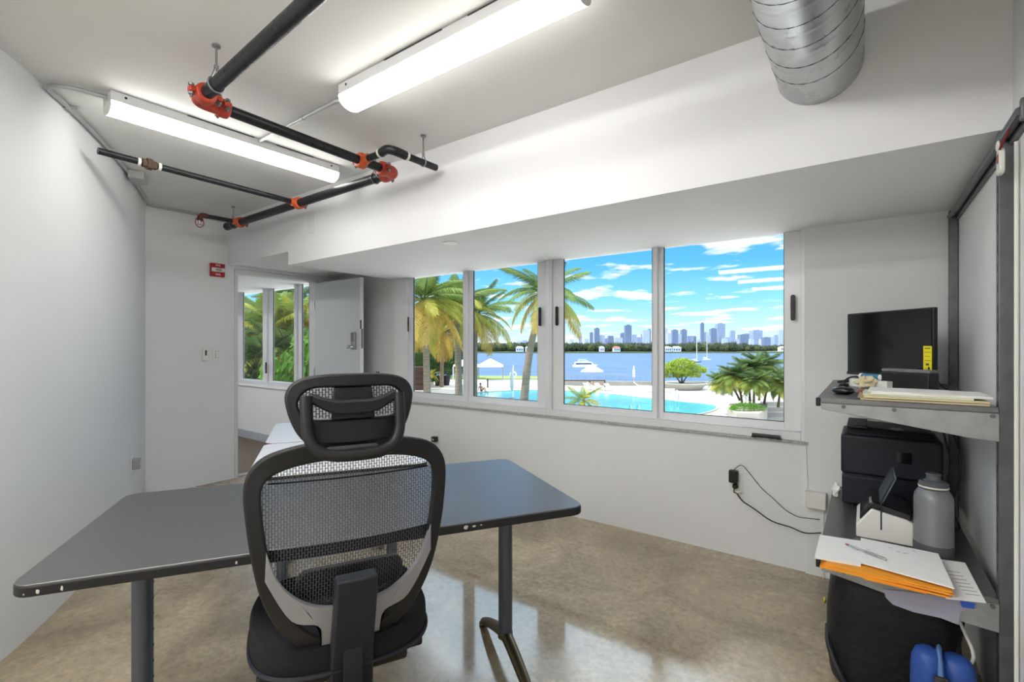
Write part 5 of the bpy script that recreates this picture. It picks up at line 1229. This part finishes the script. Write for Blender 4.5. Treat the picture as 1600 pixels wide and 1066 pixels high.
MB().tube([(-w_ * .1, 0, w_ * .34), (-w_ * .1, 0, w_ * .42)], w_ * .008, 6).build('mast', GREYP, t, False)
for i, (x, y, hm, w2, hc) in enumerate(((1088, 566.5, 42, 15, '59606a'), (1104, 563, 44, 13, 'dfe2e6'))):
    p = sp_(x, y); s = (p - CAM).dot(R0) / F; w_ = w2 * s
    t = thing('sailboat', p, ['nearer sailboat with a dark hull and bare mast', 'farther white sailboat with a tall bare mast'][i], 'boat', TH)
    m = MB(); m.gprism([(-w_ * .45, -w_ * .1, 0), (w_ * .4, -w_ * .1, 0), (w_ * .52, -w_ * .1, w_ * .13), (-w_ * .5, -w_ * .1, w_ * .11)], (0, w_ * .2, 0)); m.build('hull', mat('hull_%d' % i, hc, .4), t, False, bevel=.05)
    MB().box((-w_ * .05, 0, w_ * .16), (w_ * .45, w_ * .16, w_ * .09)).build('cabin', BW, t, False, bevel=.04)
    MB().tube([(w_ * .05, 0, w_ * .1), (w_ * .05, 0, hm * s)], s * .45, 6).build('mast', WHITE, t, False)
    MB().tube([(w_ * .05, 0, w_ * .32), (-w_ * .42, 0, w_ * .3)], s * .6, 6).build('boom', WHITE, t, False)

# ---- far shore: land, houses, trees
DS = 500.0
LAND = mat('far_land', '6c7456', .9, var=.15, vs=.02)
m = MB(); m.gprism([rel(-900, DS, SEA), rel(300, DS, SEA), rel(330, DS + 30, SEA), rel(900, DS + 160, SEA), rel(900, DS + 400, SEA), rel(-900, DS + 300, SEA)], (0, 0, 1.5)); tag(m.build('far_island', LAND, smooth=False), 'long low green island across the bay below the skyline', 'island', kind='structure')
def farx(px, D): return (px - CXP) / F * D
v, f = leaf_ball(5, 260, 1.0, .17); tm = bpy.data.meshes.new('foliage')
base_b = MB().blob((0, 0, 0), (.86, .86, .86), 4, 9, 6, .2)
fv = [tuple(p) for p in v] + [tuple(p) for p in base_b.v]; ff = list(f) + [tuple(i + len(v) for i in q) for q in base_b.f]
FT = [leafmat('far_tree_%d' % i, c, .3) for i, c in enumerate(('4e5a3c', '5d6842', '3f4c36'))]
TMS = []
for k in range(3): me = bpy.data.meshes.new('tree'); me.from_pydata(fv, [], ff); me.materials.append(FT[k]); TMS.append(me)
rr = random.Random(12)
for i in range(290):
    px = 560 + 690 * (i + rr.random()) / 290; D = DS + rr.uniform(6, 45) + (max(0, px - 1165) * .9)
    h = rr.uniform(5.5, 9) * (.75 if px > 1165 else 1); o = bpy.data.objects.new('tree', TMS[rr.randrange(3)]); COL.objects.link(o)
    q = rel(farx(px, D), D, SEA + 1.4 + h * .5); o.location = q; o.scale = (h * rr.uniform(.5, .8), h * .6, h * .68); o.rotation_euler = (0, 0, rr.uniform(0, 6))
    tag(o, 'small dark green tree in the dense belt along the far shore', 'tree', 'trees along the far shore')
hs = [(858, 'low pale house with orange roof on the far shore, left in the third pane'), (872, 'wide house with an orange tiled roof on the far shore beside the palm frond tips'), (963, 'low reddish roof among the far shore trees above the folded umbrella'), (1032, 'white villa on the far shore just right of the window mullion'), (1043, 'white villa with dark window bays left of the sailboats'), (1056, 'long white villa on the far shore directly left of the sailboats'), (812, 'pale house on the far shore right of the lifebuoy post'), (1222, 'pinkish roofed house at the right end of the far shore'), (826, 'grey house on the far shore beside the leaning palm'), (940, 'small pale house on the far shore above the motor boat')]
for i, (px, lab) in enumerate(hs):
    D = DS + 3 if px < 1165 else DS + 62; p = rel(farx(px, D), D, SEA + 1.5); t = thing('house', p, lab, 'house', TH)
    w_ = (7, 9, 7, 6, 7, 9, 8, 7, 7, 5)[i]; MB().box((0, 0, 2), (w_, 6, 4)).build('wall', BW, t, False)
    m = MB(); m.add([(-w_ * .56, -3.6, 4), (w_ * .56, -3.6, 4), (w_ * .56, 3.6, 4), (-w_ * .56, 3.6, 4), (-w_ * .3, 0, 5.6), (w_ * .3, 0, 5.6)], [(0, 1, 5, 4), (2, 3, 4, 5), (1, 2, 5), (3, 0, 4), (0, 3, 2, 1)])
    m.build('roof', mat('roof_%d' % i, ('c08a6a', 'c9835c', 'b0664e', 'd8d4cc', 'd8d4cc', 'd0c9be', 'c9c4ba', 'c99a88', 'a9a49c', 'c8c2b6')[i], .8), t, False, smooth=False)
    for k in range(3): MB().box(((k - 1) * w_ * .28, -3.02, 2), (w_ * .14, .1, 1.6)).build('window', BG_, t, False)
# ---- skyline
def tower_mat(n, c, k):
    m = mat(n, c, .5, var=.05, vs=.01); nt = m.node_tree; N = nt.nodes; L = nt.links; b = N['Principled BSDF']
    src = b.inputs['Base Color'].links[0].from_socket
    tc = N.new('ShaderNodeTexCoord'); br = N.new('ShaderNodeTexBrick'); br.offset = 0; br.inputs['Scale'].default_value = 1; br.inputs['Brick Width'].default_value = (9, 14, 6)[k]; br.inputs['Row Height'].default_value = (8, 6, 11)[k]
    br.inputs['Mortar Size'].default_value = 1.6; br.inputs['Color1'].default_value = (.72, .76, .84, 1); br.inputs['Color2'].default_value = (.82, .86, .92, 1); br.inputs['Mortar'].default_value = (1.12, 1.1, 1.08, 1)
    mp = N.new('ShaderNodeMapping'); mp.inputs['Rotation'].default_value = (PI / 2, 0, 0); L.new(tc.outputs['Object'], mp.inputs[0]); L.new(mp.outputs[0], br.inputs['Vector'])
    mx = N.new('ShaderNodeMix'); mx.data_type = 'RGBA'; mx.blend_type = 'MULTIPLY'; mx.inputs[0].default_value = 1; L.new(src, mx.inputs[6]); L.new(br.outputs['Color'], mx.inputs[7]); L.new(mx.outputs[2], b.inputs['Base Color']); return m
TM = {'d': tower_mat('tower_haze_dark', '727f97', 0), 'm': tower_mat('tower_haze_mid', '94a0b6', 1), 'l': tower_mat('tower_haze_pale', 'b2bac8', 2)}  # distance haze is painted into these blue-grey facade colours
KS = 3000.0
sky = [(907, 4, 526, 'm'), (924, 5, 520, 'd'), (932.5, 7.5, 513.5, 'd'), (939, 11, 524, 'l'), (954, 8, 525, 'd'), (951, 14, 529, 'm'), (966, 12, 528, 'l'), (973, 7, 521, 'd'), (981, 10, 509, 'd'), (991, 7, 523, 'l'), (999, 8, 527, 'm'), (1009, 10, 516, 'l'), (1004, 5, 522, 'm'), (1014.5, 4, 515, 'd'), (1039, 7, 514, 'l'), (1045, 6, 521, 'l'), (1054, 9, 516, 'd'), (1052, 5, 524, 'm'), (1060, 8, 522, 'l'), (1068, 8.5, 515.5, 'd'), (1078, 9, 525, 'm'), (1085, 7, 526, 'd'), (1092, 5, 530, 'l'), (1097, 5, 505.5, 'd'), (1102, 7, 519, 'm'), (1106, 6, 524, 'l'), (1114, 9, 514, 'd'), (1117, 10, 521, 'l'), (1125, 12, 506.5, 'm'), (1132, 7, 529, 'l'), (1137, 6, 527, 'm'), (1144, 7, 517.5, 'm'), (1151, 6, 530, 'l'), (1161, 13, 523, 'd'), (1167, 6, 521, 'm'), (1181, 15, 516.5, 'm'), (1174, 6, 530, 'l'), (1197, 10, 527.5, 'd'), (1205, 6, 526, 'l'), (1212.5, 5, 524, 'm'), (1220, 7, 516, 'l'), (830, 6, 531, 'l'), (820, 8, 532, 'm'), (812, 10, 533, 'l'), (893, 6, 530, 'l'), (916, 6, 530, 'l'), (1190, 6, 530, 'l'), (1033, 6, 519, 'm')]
named = {924: 'slate tower left of a taller one at the left end of the skyline', 932.5: 'taller slate tower with a pale block beside it, left skyline', 981: 'broad tallest slate tower in the left window pane skyline', 1097: 'slender tallest tower of the skyline, right of the sailboat masts', 1125: 'broad tall blue-grey tower right of the slender tallest one', 1181: 'broad tower with a stepped top towards the right of the skyline', 1161: 'wide dark lower tower at the right of the skyline', 1068: 'dark slab tower midway between the mullion and the sailboats', 1054: 'dark tower right of the mullion with a pale block before it', 1039: 'pale tower nearest the mullion in the right-hand pane', 1144: 'lone blue-grey tower in the gap right of the broad tall one', 1220: 'pale tower cut by the right window frame', 1114: 'dark tower between the slender tallest and the broad tall one', 1014.5: 'dark narrow tower touching the mullion from the left', 907: 'small lone tower at the far left of the skyline', 1197: 'short dark tower near the right end of the skyline'}
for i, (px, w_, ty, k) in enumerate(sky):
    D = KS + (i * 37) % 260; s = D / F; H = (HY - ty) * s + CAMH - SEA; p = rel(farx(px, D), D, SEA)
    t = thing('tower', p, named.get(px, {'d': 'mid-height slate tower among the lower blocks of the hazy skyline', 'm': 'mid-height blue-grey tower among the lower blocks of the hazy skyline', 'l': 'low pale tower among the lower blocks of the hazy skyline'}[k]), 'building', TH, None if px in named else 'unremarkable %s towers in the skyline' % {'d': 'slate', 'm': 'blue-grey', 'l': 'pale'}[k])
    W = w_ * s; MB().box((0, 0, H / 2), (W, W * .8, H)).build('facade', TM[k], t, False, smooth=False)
    if px in named or i % 2: MB().box((W * .05, 0, H + H * .02), (W * (.5 if i % 3 else .3), W * .4, H * .05)).build('roof_block', TM[k], t, False, smooth=False)
m = MB(); m.gprism([rel(-3000, KS - 100, SEA), rel(3000, KS - 100, SEA), rel(3000, KS + 900, SEA), rel(-3000, KS + 900, SEA)], (0, 0, 8)); tag(m.build('mainland', mat('mainland_green', '8a98a8', .9, var=.1, vs=.01), smooth=False), 'distant low mainland beneath the skyline towers', 'land', kind='structure')
#EXT_END
# ================================================================= CAMERA, LIGHT, SKY
cam = bpy.data.cameras.new('camera'); co = bpy.data.objects.new('camera', cam); COL.objects.link(co)
co.location = CAM; co.rotation_euler = (PI / 2, 0, TH); cam.sensor_width = 36; cam.lens = 36 * F / 1600; cam.shift_y = 7 / 1600
cam.clip_start = .02; cam.clip_end = 20000
SC.camera = co
sun = bpy.data.lights.new('sun', 'SUN'); sun.energy = 3.4; sun.angle = .01; sun.color = (1, .96, .9)
so = bpy.data.objects.new('sun', sun); COL.objects.link(so)
so.rotation_euler = Vector((.35, .42, -.84)).to_track_quat('-Z', 'Y').to_euler()
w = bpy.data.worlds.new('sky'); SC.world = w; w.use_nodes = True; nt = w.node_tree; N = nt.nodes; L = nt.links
bg = N['Background']; tc = N.new('ShaderNodeTexCoord'); sp = N.new('ShaderNodeSeparateXYZ'); L.new(tc.outputs['Generated'], sp.inputs[0])
rp = N.new('ShaderNodeValToRGB'); e = rp.color_ramp.elements
e[0].position = 0; e[0].color = lin('d3dfe8'); e[1].position = .62; e[1].color = lin('e4ecf4')
for po, c in ((.03, 'bfe0f0'), (.09, '86d0f6'), (.16, '5cb2f2'), (.25, '409ae8'), (.33, '5aa6ea'), (.45, 'bcd8f0')): q = e.new(po); q.color = lin(c)
L.new(sp.outputs['Z'], rp.inputs[0])
# cloud layer: sky directions projected on a flat layer high above
ad = N.new('ShaderNodeMath'); ad.operation = 'ADD'; ad.inputs[1].default_value = .08; L.new(sp.outputs['Z'], ad.inputs[0])
dv = N.new('ShaderNodeVectorMath'); dv.operation = 'DIVIDE'; L.new(tc.outputs['Generated'], dv.inputs[0]); cbx = N.new('ShaderNodeCombineXYZ')
for i in range(3): L.new(ad.outputs[0], cbx.inputs[i])
L.new(cbx.outputs[0], dv.inputs[1])
mpw = N.new('ShaderNodeMapping'); mpw.inputs['Location'].default_value = (3.3, 1.2, 0); mpw.inputs['Rotation'].default_value = (0, 0, -TH); mpw.inputs['Scale'].default_value = (.9, 1.0, 0)
L.new(dv.outputs[0], mpw.inputs['Vector'])
nz = N.new('ShaderNodeTexNoise'); nz.inputs['Scale'].default_value = 1.5; nz.inputs['Detail'].default_value = 8; nz.inputs['Roughness'].default_value = .56
L.new(mpw.outputs[0], nz.inputs['Vector'])
r2 = N.new('ShaderNodeValToRGB'); e = r2.color_ramp.elements; e[0].position = .535; e[0].color = (0, 0, 0, 1); e[1].position = .62; e[1].color = (1, 1, 1, 1)
L.new(nz.outputs['Fac'], r2.inputs[0])
mx = N.new('ShaderNodeMix'); mx.data_type = 'RGBA'; L.new(r2.outputs[0], mx.inputs[0]); L.new(rp.outputs[0], mx.inputs[6]); mx.inputs[7].default_value = (.96, .97, 1, 1)
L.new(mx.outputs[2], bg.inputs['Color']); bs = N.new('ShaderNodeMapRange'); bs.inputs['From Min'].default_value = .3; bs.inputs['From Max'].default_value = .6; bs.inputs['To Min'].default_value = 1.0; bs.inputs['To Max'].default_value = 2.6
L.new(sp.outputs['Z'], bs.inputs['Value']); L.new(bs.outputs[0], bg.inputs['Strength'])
SC.view_settings.view_transform = 'Standard'; SC.view_settings.look = 'None'; SC.view_settings.gamma = 1; SC.view_settings.exposure = .55; SC.view_settings.use_curve_mapping = False
